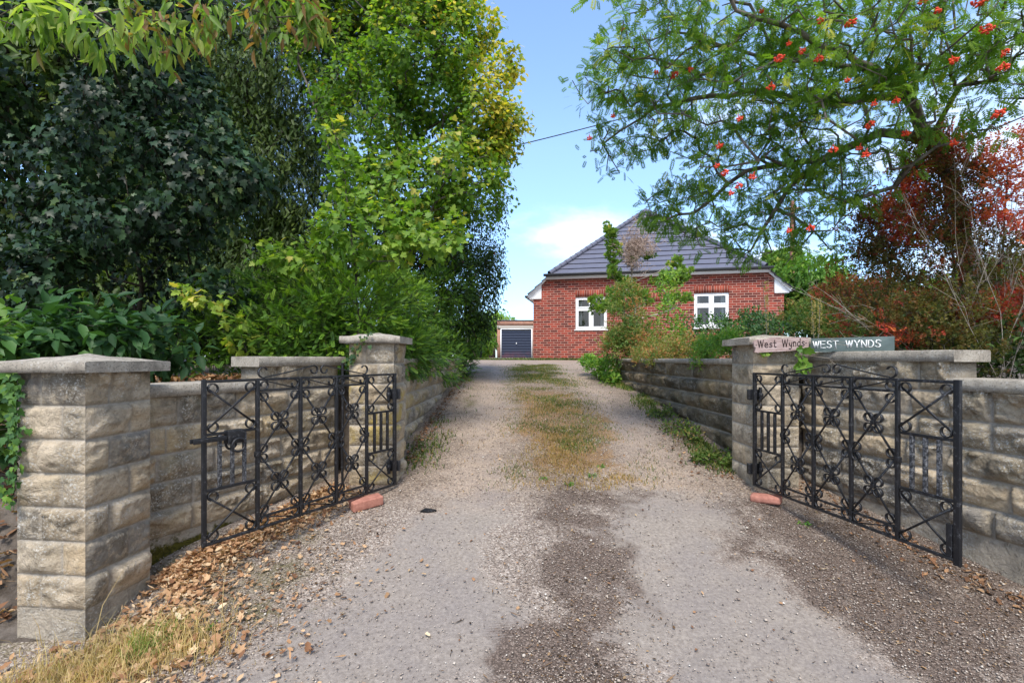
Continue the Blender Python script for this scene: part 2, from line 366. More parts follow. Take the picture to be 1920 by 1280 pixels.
gr = m.ramp(hs.outputs[0], [(0.0, (0.10, 0.075, 0.06)), (0.35, (0.24, 0.185, 0.145)), (0.65, (0.35, 0.28, 0.225)), (0.85, (0.48, 0.40, 0.33)), (1.0, (0.68, 0.61, 0.53))])
gr = m.mix(1.0, gr, m.mix(m.attr('fine'), (.80, .72, .62), (1, 1, 1)), 'MULTIPLY')
gr = m.mix(0.35, gr, m.ramp(hs2.outputs[0], [(0.0, (0.13, 0.10, 0.085)), (1.0, (0.42, 0.36, 0.31))]))
ta = m.ramp(m.noise(60, 6, 0.75, co), [(0.3, (0.155, 0.128, 0.105)), (0.5, (0.28, 0.238, 0.20)), (0.72, (0.44, 0.38, 0.32))])
ta = m.mix(m.mr(m.noise(240, 3, .8, co), .42, .62, 0, .5), ta, (.16, .135, .12))
tg = m.mix(.5, ta, gr); tg = m.mix(1.0, tg, (1.25, 1.19, 1.12), 'MULTIPLY'); ta = m.mix(m.attr('fine'), tg, ta)
ta = m.mix(m.mr(m.noise(3, 4, 0.6, co), 0.4, 0.7, 0, 0.4), ta, (0.17, 0.15, 0.15))
ta = m.mix(m.mr(m.voro(70, vec=co), 0.16, 0.10, 0, 0.6), ta, m.mix(hs.outputs[1], (0.07, 0.06, 0.06), (0.42, 0.38, 0.34)))
c = m.mix(m.mr(m.math('ADD', m.noise(18, 8, 0.8, co), m.math('MULTIPLY', m.attr('tar'), .7)), .62, 1.1), gr, ta)
pt = m.mr(m.math('ADD', m.math('ADD', m.math('MULTIPLY', m.noise(16, 5, 0.7, co), .5), m.math('MULTIPLY', m.noise(60, 5, 0.8, co), .5)), m.math('MULTIPLY', m.attr('dark'), .34)), 0.60, 0.80, 0, 0.88)
c = m.mix(pt, c, m.ramp(m.noise(110, 4, 0.7, co), [(0.38, (0.035, 0.024, 0.018)), (0.54, (0.115, 0.08, 0.062)), (0.68, (0.34, 0.27, 0.22))]))
c = m.mix(m.mr(m.math('ADD', m.noise(40, 6, 0.8, co), m.math('MULTIPLY', m.attr('straw'), .52)), 0.68, 0.93, 0, .85), c, m.ramp(m.noise(90, 4, 0.7, co), [(0.35, (0.12, 0.065, 0.028)), (0.65, (0.35, 0.21, 0.095))]))
c = m.mix(m.mr(m.math('ADD', m.noise(36, 6, 0.8, co), m.math('MULTIPLY', m.attr('moss'), .45)), 0.66, 0.95, 0, .8), c, m.ramp(m.noise(80, 4, 0.7, co), [(0.35, (0.055, 0.048, 0.015)), (0.65, (0.15, 0.135, 0.045))]))
m.base(c)
hb = m.math('ADD', m.math('MULTIPLY', m.mr(vd, 0.0, 0.6, 1.0, 0.0), m.math('SUBTRACT', 1.15, m.attr('tar'))), m.math('MULTIPLY', m.noise(320, 3, 0.8, co), 0.25))
m.bump(hb, 0.9, 0.006)
d = MB().add(np.c_[XD.ravel(), YD.ravel(), gz.ravel()], grid_faces(len(u), len(yv)), tar=tar.ravel(), fine=fine.ravel(), dark=dark.ravel(), moss=moss.ravel(), straw=strw.ravel())
tag(d.build('driveway', m.m, smooth=True), kind='structure')

# ------------------------------------------------------------------ stone walls and pillars
def zlines(z0, z1, joints, res):
    zz = {z0, z1}
    js = sorted([j for j in joints if z0 <= j <= z1])
    for j in js:
        for o in (-.014, -.0055, -.003, .003, .0055, .014): zz.add(j + o)
    edges = [z0] + js + [z1]
    for a, b in zip(edges[:-1], edges[1:]):
        n = max(1, int((b - a - .028) / res))
        for i in range(n + 1): zz.add(a + .014 + (b - a - .028) * i / n)
    r = np.array(sorted(q for q in zz if z0 - 1e-6 <= q <= z1 + 1e-6)); return r[np.r_[True, np.diff(r) > 1e-4]]
def stone_face(mb, L, z0, z1, joints, seed, amp=.032, res=.010, pillar=False, bl=.33, plinth=None, moss=0.0, xf=None, open_ends=False):
    """face in the local xz plane at y=0 bulging to -y; xf maps local (x,y,z) to the thing's frame"""
    r = np.random.default_rng(seed)
    s = np.linspace(0, L, max(4, int(L / res))); z = zlines(z0, z1, joints, res)
    S, Z = np.meshgrid(s, z, indexing='ij')
    js = [-9] + sorted(joints) + [99]
    ci = np.searchsorted(js, Z, side='right') - 1
    disp = np.zeros_like(S); blk = np.zeros_like(S); mort = np.zeros_like(S)
    for c in range(len(js) - 1):
        msk = ci == c
        if not msk.any(): continue
        lo = max(js[c], z0 - .05); hi = min(js[c + 1], z1 + .05)
        if plinth is not None and hi <= plinth + .02:
            disp[msk] = -.004 + .006 * (fbm(S[msk] * 4, Z[msk] * 4, seed, 2, 3) - .5); blk[msk] = .3; mort[msk] = .55; continue
        if pillar:
            a = L * .34; bd = [0, a, L] if c % 2 else [0, L - a, L]
        else:
            bd = [0]; x = r.uniform(.1, bl)
            while x < L - .06:
                bd.append(x); x += bl * r.choice([.55, 1.0, 1.0, 1.35]) * r.uniform(.92, 1.08)
            bd.append(L)
        bd = np.array(bd); bi = np.clip(np.searchsorted(bd, S[msk], side='right') - 1, 0, len(bd) - 2)
        x0 = bd[bi]; x1 = bd[bi + 1]; xx = S[msk]; zz = Z[msk]
        ex = np.minimum(xx - x0, x1 - xx); ez = np.minimum(zz - lo, hi - zz)
        e = np.minimum(ex - np.where((x0 == 0) & (xx - x0 < x1 - xx) | (x1 == L) & (xx - x0 >= x1 - xx), -.004 if not pillar else 0.0, 0.0), ez)
        interior = ~(((x0 == 0) & (xx - x0 < x1 - xx)) | ((x1 == L) & (xx - x0 >= x1 - xx)))
        mo = np.maximum(sstep(.0065, .0045, ez), np.where(interior, sstep(.008, .004, ex), 0))
        ba = r.uniform(.55, 1.25, len(bd)); bo = r.uniform(-.8, .8, (len(bd), 2)); bc = r.uniform(0, 1, len(bd))
        v = (zz - lo) / (hi - lo); uu = (xx - x0) / (x1 - x0)
        prof = sstep(0, .020, e - .005)
        q_ = fbm(xx * 8, zz * 12, seed, 4, 4); fac = .25 + 1.5 * np.abs(q_ - .42) + .9 * (sstep(.47, .52, q_) - .5) * .5 + .25 + .35 * (fbm(xx * 38, zz * 44, seed, 14, 3) - .5) + bo[bi, 0] * (uu - .5) * .5 + .22 * (v - .3)
        rid = 1 - np.abs(fbm(xx * 7 + 5, zz * 9, seed + 3, 8, 2) - .5) * 2
        low = sstep(.0, .28 + .25 * rid, v + .25 * (fbm(xx * 5, zz * 0 + c, seed, 12, 2) - .5))
        disp[msk] = amp * prof * fac * (.35 + .65 * low) * ba[bi] - .006 * mo
        blk[msk] = bc[bi]; mort[msk] = mo
    if not open_ends:
        disp *= sstep(0, .004, S) * sstep(0, .004, L - S)
    ms = moss * sstep(.42, .0, Z - z0) if moss else np.zeros_like(S)
    P = np.c_[S.ravel(), -disp.ravel(), Z.ravel()]
    if xf is not None: P = xf(P)
    mb.add(P, grid_faces(len(s), len(z)), blk=blk.ravel(), mort=mort.ravel(), moss=ms.ravel())

def coping(x0, x1, y0, y1, z0, z1, mat, parent, seed, pyramid=0.0, name='coping', xcut=None):
    mb = MB(); cuts = [x0] + (xcut or []) + [x1]
    for a, b in zip(cuts[:-1], cuts[1:]):
        nx = max(6, int((b - a) / .02)); pts = []
        prof = [(y0, z0), (y0, z0 + .5 * (z1 - z0)), (y0, z1 - .006), (y0 + .006, z1), ((y0 + y1) / 2, z1 + pyramid), (y1 - .006, z1), (y1, z1 - .006), (y1, z0)]
        if pyramid:
            my = (y0 + y1) / 2; prof[4:5] = [(y0 + (my - y0) * .5, z1 + pyramid * .5), (my, z1 + pyramid), (my + (my - y0) * .5, z1 + pyramid * .5)]
        k = len(prof); xx = np.linspace(a + (.002 if a > x0 else 0), b, nx + 1)
        V = np.array([[(x, p[0], p[1]) for p in prof] for x in xx])
        if pyramid:
            hx = (b - a) / 2; f = np.clip(1 - np.abs(xx - (a + b) / 2) / hx, 0, 1)
            cap = z1 + pyramid * f
            V[:, :, 2] = np.minimum(V[:, :, 2], np.maximum(cap[:, None], z1) )
        n3 = np.stack([fbm(V[..., 0] * 18, V[..., 1] * 18, V[..., 2] * 18, seed + q, 3) - .5 for q in range(3)], -1)
        V = V + n3 * np.array([.003, .011, .007])
        i = np.arange(nx)[:, None] * k; j = np.arange(k)[None]
        q = np.stack([i + j, i + (j + 1) % k, i + k + (j + 1) % k, i + k + j], -1).reshape(-1, 4)
        mb.add(V.reshape(-1, 3), q)
        mb.add(V[0], [list(range(k))]); mb.add(V[-1], [list(range(k))[::-1]])
    return mb.build(name, mat, parent)

def pillar(loc, rz, wx, wy, z0, zcap, joints, mat, label, seed, cth=.05, over=.055, plinth=None, pyr=.035):
    t = empty('gate_pillar', (loc[0], loc[1], 0), rz, label=label, cat='gate pillar')
    mb = MB()
    stone_face(mb, wx, z0, zcap, joints, seed, amp=.022, pillar=True, plinth=plinth)                                   # front (towards the street)
    stone_face(mb, wy, z0, zcap, joints, seed + 1, amp=.024, pillar=True, plinth=plinth, xf=lambda P: np.c_[wx - P[:, 1], P[:, 0], P[:, 2]])
    stone_face(mb, wy, z0, zcap, joints, seed + 2, amp=.015, pillar=True, plinth=plinth, res=.03, xf=lambda P: np.c_[P[:, 1], wy - P[:, 0], P[:, 2]])
    stone_face(mb, wx, z0, zcap, joints, seed + 3, pillar=True, plinth=plinth, res=.03, xf=lambda P: np.c_[wx - P[:, 0], wy - P[:, 1], P[:, 2]])
    mb.build('masonry', mat, t)
    coping(-over, wx + over, -over, wy + over, zcap, zcap + cth, MAT_COP, t, seed, pyramid=pyr, name='capstone')
    return t
J = lambda top, n: [top - .15 * i for i in range(n)]
r1 = math.atan2(-.03, .299)
c0 = np.array([-1.874, 2.108]); d1 = np.array([math.cos(r1), math.sin(r1)])
L1 = pillar(c0 - d1 * .335, r1, .335, .335, -.10, 1.188, J(1.04, 7), stone_mat('buff_stone', -.25, .05, .75), 'nearest stone gate pillar at far left, with ivy up its left edge', 11, plinth=.14, over=.06)
L2 = pillar((-1.19, 3.51), 0, .327, .33, .1, 1.362, J(1.213, 7), MAT_STONE_Y, 'yellow-lichened stone pillar carrying the hinges of the left gate', 22, plinth=.33)
R2 = pillar((1.738, 3.46), 0, .328, .33, .1, 1.348, J(1.208, 7), stone_mat('greyed_stone', .35, .1, .6), 'stone pillar carrying the right gate hinges and the carved wooden name board', 35, plinth=.33)

def wall(p0, p1, label, z0, segs, joints, mat, seed, thick=.2, res=.010, amp=.030, plinth=None, moss=0, bl=.33, cth=.066, over=.04, shear=0.0, cuts=None):
    p0 = np.array(p0, float); p1 = np.array(p1, float); L = np.linalg.norm(p1 - p0); d = (p1 - p0) / L
    t = empty('stone_wall', (p0[0], p0[1], 0), math.atan2(d[1], d[0]), label=label, cat='garden wall')
    mb = MB()
    for i, (a, b, top) in enumerate(segs):
        a *= L; b *= L
        stone_face(mb, b - a, z0, top, [q for q in joints if q < top - .03], seed + i, amp=amp, res=res, plinth=plinth, moss=moss, bl=bl, open_ends=True, xf=lambda P, a=a: np.c_[P[:, 0] + a, P[:, 1], P[:, 2]])
        mb.box((a, .012, z0), (b, thick, top - .002 * (i + 1)), blk=.4, mort=.5, moss=0)
    for (a, b) in zip(segs[:-1], segs[1:]):   # the exposed end of the taller part
        x = a[1] * L; hi = max(a[2], b[2]); lo = min(a[2], b[2]); q = .001 if a[2] > b[2] else -.001
        mb.box((x - .003 + q, -.001, lo), (x + .003 + q, thick - .003, hi - .004), blk=.35, mort=.5, moss=0)
    o = mb.build('masonry', mat, t)
    for i, (a, b, top) in enumerate(segs):
        hi = any(top < s[2] for s in segs); a_ = a * L; b_ = b * L
        if len(segs) > 1 and not hi:
            if a > 0: a_ -= .045
            if b < 1: b_ += .045
        if len(segs) > 1 and hi:
            if a > 0: a_ += .004
            if b < 1: b_ -= .004
        c = coping(a_, b_, -over, thick + over, top, top + cth, MAT_COP, t, seed + i * 5, xcut=[q for q in (cuts or []) if a_ + .1 < q < b_ - .1])
        if shear:
            co = np.empty(len(c.data.vertices) * 3, np.float32); c.data.vertices.foreach_get('co', co); co = co.reshape(-1, 3); co[:, 2] += shear * (co[:, 0] / L - .5); c.data.vertices.foreach_set('co', co.ravel())
    return t
WL = wall((-1.965, 2.45), (-1.30, 3.80), 'left stone wall stepping up between the two left pillars', .0, [(0, .50, 1.045), (.50, .93, 1.197)], J(1.03, 6), stone_mat('buff_wall_stone', .15, .2, .7), 41, plinth=.28, moss=1.15, amp=.034, cuts=[.42, 1.1])
WR = wall((2.195, 3.62), (2.72, 1.61), 'right stone wall with the slate name plate on its stepped top', -.05, [(0, .47, 1.232), (.47, 1, 1.075)], J(1.065, 6), stone_mat('grey_brown_wall_stone', .35, .1, .85), 57, plinth=.31, cuts=[.28, .62, 1.35], amp=.040, bl=.42)
FL = wall((-1.0, 3.83), (-.93, 9.5), 'long left retaining wall beside the drive, overhung by hedge', .25, [(0, 1, 1.2)], J(1.07, 6), stone_mat('left_flank_stone', .35, .55, .7), 63, res=.02, amp=.03, moss=0, bl=.38, cth=.05, cuts=[1, 2, 3, 4, 5])
FR = wall((1.79, 8.1), (1.90, 3.80), 'long dark retaining wall along the right side of the drive', .2, [(0, 1, 1.197)], J(1.05, 6), MAT_STONE_D, 71, res=.018, amp=.045, bl=.40, cth=.052, cuts=[.6, 1.3, 2.0, 2.8, 3.5])

# ------------------------------------------------------------------ wrought iron gates
def arc(cx, cz, r, a0, sweep, n=18, shrink=.75):
    a = np.linspace(0, 1, n); rr = r * (1 - (1 - shrink) * a)
    ang = a0 + sweep * a; return np.c_[cx + rr * np.cos(ang), cz + rr * np.sin(ang)]
def make_gate(loc, rz, label, latch, thick_end):
    t = empty('iron_gate', loc, rz, label=label, cat='gate')
    Wg, H = 1.30, .80; X = [0, .265, .515, .77, 1.03, 1.30]; zt, zb = .735, .062; zm = (zt + zb) / 2
    part = lambda nm, mb, mat=MAT_IRON: mb.build(nm, mat, t)
    part('hinge_stile', MB().bbox((-.010, -.010, 0), (.012, .010, H + .0), .002))
    w = .014 if thick_end else .011
    part('end_stile', MB().bbox((Wg - w, -w * .55, -.015 if thick_end else -.003), (Wg + w, w * .55, H + .004), .003))
    for x in X[1:-1]: part('upright', MB().bbox((x - .009, -.0085, .0), (x + .009, .0085, H - .006), .002))
    part('top_rail', MB().bbox((.012, -.0075, H - .014), (Wg - w, .0075, H), .002))
    part('bottom_rail', MB().bbox((.012, -.0078, -.001), (Wg - w, .0078, .012), .002))
    for z in (zt, zb): part('middle_rail', MB().bbox((X[1] + .009, -.006, z - .006), (X[4] - .009, .006, z + .006), .002))
    for a, b in ((X[0] + .012, X[1] - .009), (X[4] + .009, X[5] - w)):
        for z in (.265, .535): part('short_rail', MB().bbox((a, -.006, z - .007), (b, .006, z + .007), .002))
        for k in (1, 2, 3):
            x = a + (b - a) * k / 4; part('picket', MB().bbox((x - .008, -.0075, .2725), (x + .008, .0075, .5275), .0015), MAT_FLAKE if latch and a > .5 or (a > .5) else MAT_IRON)
        for (lo, hi) in ((.542, H - .016), (.014, .258)):
            m1 = MB().bar((a, -.004, lo + .02), (b, -.004, hi - .02), .009, .006); m2 = MB().bar((a, .004, hi - .02), (b, .004, lo + .02), .009, .006)
            part('diagonal_brace', m1); part('diagonal_brace', m2)
            for sx, sz in ((1, 1), (-1, 1), (1, -1), (-1, -1)):      # curls in the four corners, tails running into the braces
                ex = a if sx > 0 else b; ez = hi if sz > 0 else lo
                part('scroll', MB().strip(arc(ex + sx * .029, ez - sz * .026, .026, math.atan2(-sz, -sx * .3) + sx * sz * .9, sx * sz * 5.2, 20, .8), .014, .0052))
    for i in (1, 2, 3):
        a, b = X[i], X[i + 1]; cx = (a + b) / 2
        for lo, hi in ((zm, zt - .006), (zb + .006, zm)):
            part('diagonal_brace', MB().bar((a + .008, -.004, lo), (b - .008, -.004, hi), .009, .006)); part('diagonal_brace', MB().bar((a + .008, .004, hi), (b - .008, .004, lo), .009, .006))
            s = MB(); cz = (lo + hi) / 2
            for sx in (-1, 1):
                for sz in (-1, 1): s.strip(arc(cx + sx * .027, cz + sz * .027, .0235, math.atan2(-sz, -sx) + .35, 5.6, 20, .9), .015, .0055)
            s.bbox((cx - .011, -.009, cz - .011), (cx + .011, .009, cz + .011), .002)
            part('quatrefoil', s)
        for cz, up in ((zt - .036, 1), (zb + .036, -1)):
            for sx, xx in ((1, a + .036), (-1, b - .036)): part('scroll', MB().strip(arc(xx, cz, .025, math.atan2(up, sx * -1.0), -sx * up * 5.2, 20, .85), .014, .0052))
        for cz in ((zt + H - .01) / 2, (zb + .01) / 2 + .002):
            for sx, xx in ((1, a + .038), (-1, b - .038)): part('scroll', MB().strip(arc(xx, cz, .0225, math.pi / 2 if sx > 0 else -math.pi / 2, sx * 5.0, 20, .8), .014, .0052))
        part('tie_bar', MB().bar((a + .05, 0, zt + .008), (b - .05, 0, H - .016), .006, .006)); part('tie_bar', MB().bar((a + .05, 0, .014), (b - .05, 0, zb - .008), .006, .006))
    for i in (1, 2, 3, 4):
        s = MB()
        for sx in (-1, 1):
            if (i == 1 and sx < 0) or (i == 4 and sx > 0): continue
            for sz in (-1, 1): s.strip(arc(X[i] + sx * .032, zm + sz * .026, .0235, math.atan2(-sz, -sx) + .35, 5.6, 20, .9), .015, .0055)
        s.bbox((X[i] - .013, -.012, zm - .014), (X[i] + .013, .012, zm + .014), .003)
        part('quatrefoil', s)
    # the raised crest
    cx = (X[2] + X[3]) / 2; zc = H + .062
    for sx in (-1, 1):
        s = MB()
        xe = cx + sx * (X[4] - cx - .045) * 1.0; tt = np.linspace(0, 1, 14)
        curve = np.c_[xe + (cx + sx * .05 - xe) * tt, H + .006 + (zc - H - .006) * (tt ** 1.15)]
        s.strip(np.r_[curve, arc(cx + sx * .036, zc - .024, .026, math.pi / 2 - sx * .3, sx * 5.2, 18)[1:]], .013, .0055)
        part('crest_bar', s); part('scroll', MB().strip(arc(xe + sx * .012, H + .033, .031, -math.pi / 2 - (0.2 * sx), sx * 4.4, 20), .013, .0055))
    if latch:
        part('lock_box', MB().bbox((Wg - .19, -.022, .478), (Wg - .105, .022, .545), .004))
        part('sliding_bolt', MB().bbox((Wg - .1, -.019, .50), (Wg + .055, -.0115, .522), .002).bbox((Wg - .1, .0115, .50), (Wg + .055, .019, .522), .002))
        a = np.linspace(0, 2 * np.pi, 24); part('ring_handle', MB().tube(np.c_[Wg - .15 + .033 * np.cos(a), np.full(24, .034), .47 + .033 * np.sin(a)], .006, 8).tube(np.c_[Wg - .15 + .026 * np.cos(a), np.full(24, -.034), .47 + .026 * np.sin(a)], .006, 8))
    else:
        part('drop_bolt', MB().bbox((Wg - .045, -.006, .005), (Wg - .0185, .006, .16), .003))
    return t
hl = np.array([-.841, 3.44]); el_ = np.array([-1.481, 2.31]); v = el_ - hl
GL = make_gate((hl[0], hl[1], .345), math.atan2(v[1], v[0]), 'left black wrought iron gate leaf with ring latch', True, False)
hr_ = np.array([1.714, 3.39]); er_ = np.array([1.963, 2.115]); v = er_ - hr_
GR = make_gate((hr_[0], hr_[1], .352), math.atan2(v[1], v[0]), 'right black wrought iron gate leaf with thick end post', False, True)
def hinge(x, y, z, sx, label):
    t = empty('gate_hinge', (x, y, z), 0, label=label, cat='hinge', group='hinge brackets on the pillars')
    MB().bbox((-.075 if sx > 0 else -.02, -.0295, -.035), (.02 if sx > 0 else .075, .0, .04), .006).build('plate', MAT_IRON, t)
    MB().tube([(0, -.047, -.05), (0, -.047, .055)], .012, 8).bbox((-.016, -.06, -.012), (.016, -.0296, .015), .003).build('pin', MAT_IRON, t)
    return t
hinge(-.888, 3.508, .99, -1, 'upper hinge bracket of the left gate, on the lichened pillar'); hinge(-.888, 3.508, .47, -1, 'lower hinge bracket of the left gate, on the lichened pillar')
hinge(1.765, 3.458, .99, 1, 'upper hinge bracket of the right gate, under the wooden name board'); hinge(1.765, 3.458, .46, 1, 'lower hinge bracket of the right gate, near the loose brick')
tag(MB().tube([(-1.232, 3.49, 1.23), (-1.231, 3.49, .8), (-1.236, 3.485, .62), (-1.232, 3.49, .34)], .0095, 6).build('iron_rod', MAT_IRON), 'thin rusty iron rod standing against the left edge of the lichened pillar', 'rod')

# loose bricks holding the gates open
mt = M('worn_red_brick', .9, .15); mt.base(mt.ramp(mt.noise(20, 5, .7), [(0.3, (0.27, 0.11, 0.08)), (0.7, (0.47, 0.215, 0.16))])); mt.bump(mt.noise(90, 4, .7), .6, .004)
def loose_brick(px, py, Y, rz, size, label, b):
    p = W(px, py, Y); z = float(ground_z(p[0], p[1])) + .004
    mb = MB(); mb.bbox((-size[0] / 2, -size[1] / 2, 0), (size[0] / 2, size[1] / 2, size[2]), b)
    v = mb.v[0]; n = np.stack([fbm(v[:, 0] * 14, v[:, 1] * 14, v[:, 2] * 14, 60 + q, 2) - .5 for q in range(3)], -1); mb.v[0] = v + n * .012
    o = mb.build('loose_brick', mt.m, smooth=False); o.location = (p[0], p[1], z); o.rotation_euler = (R(3), R(-4), rz)
    return tag(o, label, 'brick', 'loose bricks holding the gates open')
loose_brick(687, 947, 3.16, R(38), (.205, .095, .062), 'pinkish red brick lying at the foot of the left gate', .009)
loose_brick(1437, 928, 3.24, R(-38), (.19, .085, .055), 'rounded worn red brick lying by the hinge end of the right gate', .019)
sp = W(803, 941, 3.1); o = MB().add(np.array([(-.05, -.02, .006), (.0, -.028, .012), (.055, -.008, .010), (.04, .018, .006), (-.02, .022, .014), (-.05, -.02, -.002), (.0, -.028, .0), (.055, -.008, .0), (.04, .018, .0), (-.02, .022, .0)]), [(0, 1, 2, 3, 4), (9, 8, 7, 6, 5)]).add(np.array([(-.05, -.02, .006), (.0, -.028, .012), (.055, -.008, .010), (.04, .018, .006), (-.02, .022, .014), (-.05, -.02, -.002), (.0, -.028, .0), (.055, -.008, .0), (.04, .018, .0), (-.02, .022, .0)]), [(0, 5, 6, 1), (1, 6, 7, 2), (2, 7, 8, 3), (3, 8, 9, 4), (4, 9, 5, 0)]).build('slate_chip', MAT_IRON)
o.location = (sp[0], sp[1], float(ground_z(sp[0], sp[1])) + .006); tag(o, 'dark slate chip lying on the gravel right of the left gate brick', 'stone chip')

# ------------------------------------------------------------------ name signs
def strokes(word, hgt, wid, gap, handw=False):
    G = {'W': [[(0, 1), (.25, 0), (.5, .95), (.75, 0), (1, 1)]], 'E': [[(.75, 1), (0, 1), (0, 0), (.78, 0)], [(0, .52), (.62, .52)]],
         'S': [[(.72, .86), (.5, 1), (.2, .97), (.05, .8), (.12, .6), (.6, .42), (.72, .22), (.55, .02), (.2, 0), (0, .14)]], 'T': [[(0, 1), (.8, 1)], [(.4, 1), (.4, 0)]],
         'Y': [[(0, 1), (.4, .48), (.8, 1)], [(.4, .48), (.4, 0)]], 'N': [[(0, 0), (0, 1), (.75, 0), (.75, 1)]], 'D': [[(0, 0), (0, 1), (.4, .97), (.72, .72), (.76, .4), (.6, .1), (.35, 0), (0, 0)]],
         'e': [[(.05, .3), (.55, .34), (.5, .52), (.3, .62), (.08, .5), (0, .25), (.12, .05), (.35, 0), (.58, .1)]], 's': [[(.5, .5), (.3, .6), (.08, .5), (.12, .36), (.42, .26), (.5, .12), (.3, 0), (0, .08)]],
         't': [[(.2, .95), (.2, .12), (.32, 0), (.5, .06)], [(0, .62), (.48, .62)]], 'y': [[(0, .6), (.05, .25), (.25, .12), (.45, .25)], [(.5, .6), (.42, -.15), (.2, -.34), (0, -.25)]],
         'n': [[(0, .6), (.05, 0)], [(.04, .42), (.25, .6), (.44, .5), (.48, 0)]], 'd': [[(.5, .55), (.25, .6), (.02, .4), (.05, .1), (.3, 0), (.5, .15)], [(.52, 1.0), (.52, .02)]], '.': [[(0, .35), (.1, .4)]], 'w': []}
    out = []; x = 0
    for ch in word:
        if ch == ' ': x += gap * 3.2; continue
        g = G[ch]; w = max(p[0] for st in g for p in st)
        for st in g: out.append([(x + p[0] * wid, p[1] * hgt + (.03 * hgt * math.sin(x * 90) if handw else 0)) for p in st])
        x += w * wid + gap
    return out, x - gap
def sign_text(word, hgt, wid, gap, total, x0, z0, t, mat, parent, name, hand=False, serif=False, tilt=0.0):
    st, Lx = strokes(word, hgt, wid, gap, hand); k = total / Lx; mb = MB(); q = 0
    for s in st:
        P = [(x0 + p[0] * k, z0 + p[1] + tilt * p[0] * k) for p in s]
        for a, b in zip(P[:-1], P[1:]):
            dd = np.array(b) - np.array(a); L = np.linalg.norm(dd); dd = dd / L * t * .3; q += 1
            mb.bar((a[0] - dd[0], -.0012 - .00004 * (q % 9), a[1] - dd[1]), (b[0] + dd[0], -.0012 - .00004 * (q % 9), b[1] + dd[1]), t * (1.25 if serif and abs(dd[1]) > abs(dd[0]) else .85), .0024)
        if serif:
            for a in (P[0], P[-1]): mb.bar((a[0] - t * 1.1, -.0011, a[1]), (a[0] + t * 1.1, -.0011, a[1]), t * .45, .0022)
    return mb.build(name, mat, parent)
ms = M('green_grey_slate', .55, .4); ms.base(ms.ramp(ms.noise(8, 6, .7), [(0.35, (0.075, 0.105, 0.10)), (0.7, (0.14, 0.18, 0.17))])); ms.bump(ms.noise(60, 5, .8), .4, .003)
mw = M('white_lettering', .6, .2); mw.base((.8, .8, .78))
mk = M('burnt_lettering', .9, .1); mk.base((.035, .025, .025))
md = M('weathered_pinkish_board', .9, .1); mdn = md.n('ShaderNodeMapping'); mdn.inputs['Scale'].default_value = (1.5, 1, 16); md.l(md.coord(), mdn.inputs['Vector'])
md.base(md.ramp(md.noise(6, 6, .75, mdn.outputs[0], .6), [(0.3, (0.17, 0.11, 0.09)), (0.5, (0.38, 0.28, 0.26)), (0.7, (0.55, 0.45, 0.43))])); md.bump(md.noise(9, 6, .8, mdn.outputs[0], .6), .7, .004)
a = np.array([2.135, 3.455]); b = np.array([2.45, 3.085]); v = b - a; Ls = np.linalg.norm(v)
t = empty('name_plate', (a[0] - .01, a[1] - .02, 1.2985), math.atan2(v[1], v[0]), label='dark green slate name plate lettered WEST WYNDS in white capitals', cat='name sign')
MB().bbox((0, 0, 0), (Ls, .018, .094), .002).build('slate', ms.m, t)
sign_text('WEST WYNDS', .046, .040, .0125, Ls * .80, Ls * .055, .027, .0055, mw.m, t, 'lettering', serif=True)
a = W(1414, 660, 3.385); t = empty('name_board', (a[0], 3.385, 1.25 + .045), 0, label='weathered pinkish wooden board carved with West Wynds in script', cat='name sign')
top = [(.0, .078), (.03, .092), (.09, .090), (.12, .104), (.17, .108), (.20, .098), (.26, .104), (.33, .106), (.385, .103)]
bot = [(.385, .028), (.33, .020), (.27, .010), (.2, .006), (.1, .001), (.03, -.004), (.002, .0), (.012, .03), (.0, .045)]
MB().prism([(x, z) for x, z in bot[::-1] + top[::-1]][::-1], 0, .02).build('board', md.m, t)
sign_text('.West Wynds.', .052, .042, .011, .355, .012, .030, .0052, mk.m, t, 'lettering', hand=True, tilt=.045)

# ------------------------------------------------------------------ the house
def brick_mat(name, c1, c2, mortar, soldier=False, scale=1.0):
    m = M(name, .85, .2); co = m.coord(); sx = m.n('ShaderNodeSeparateXYZ'); m.l(co, sx.inputs[0])
    uu = m.math('ADD', sx.outputs['X'], sx.outputs['Y']); cx = m.n('ShaderNodeCombineXYZ')
    if soldier: m.l(sx.outputs['Z'], cx.inputs[0]); m.l(uu, cx.inputs[1])
    else: m.l(uu, cx.inputs[0]); m.l(sx.outputs['Z'], cx.inputs[1])
    b = m.n('ShaderNodeTexBrick', offset=0.5 if not soldier else 0.0); m.l(cx.outputs[0], b.inputs['Vector'])
    b.inputs['Scale'].default_value = 1.0; b.inputs['Brick Width'].default_value = .225 * scale if not soldier else .5; b.inputs['Row Height'].default_value = .075 * scale
    b.inputs['Mortar Size'].default_value = .0075; b.inputs['Mortar Smooth'].default_value = .3; b.inputs['Bias'].default_value = -.1
    b.inputs['Color1'].default_value = c1 + (1,); b.inputs['Color2'].default_value = c2 + (1,); b.inputs['Mortar'].default_value = mortar + (1,)
    n = m.noise(1.3, 5, .6, co); c = m.mix(m.mr(n, .4, .7, 0, .25), b.outputs['Color'], m.mix(1.0, b.outputs['Color'], (.6, .55, .55), 'MULTIPLY'))
    c = m.mix(m.mr(m.noise(30, 3, .7, co), .5, .75, 0, .3), c, (0.42, 0.22, 0.16))
    m.base(c); m.bump(m.math('SUBTRACT', 1.0, b.outputs['Fac']), .6, .01); return m.m
MB_RED = brick_mat('red_brick', (0.11, 0.024, 0.02), (0.37, 0.062, 0.038), (0.50, 0.32, 0.25))
MB_SOL = brick_mat('soldier_brick', (0.14, 0.03, 0.022), (0.40, 0.08, 0.045), (0.42, 0.26, 0.2), True)
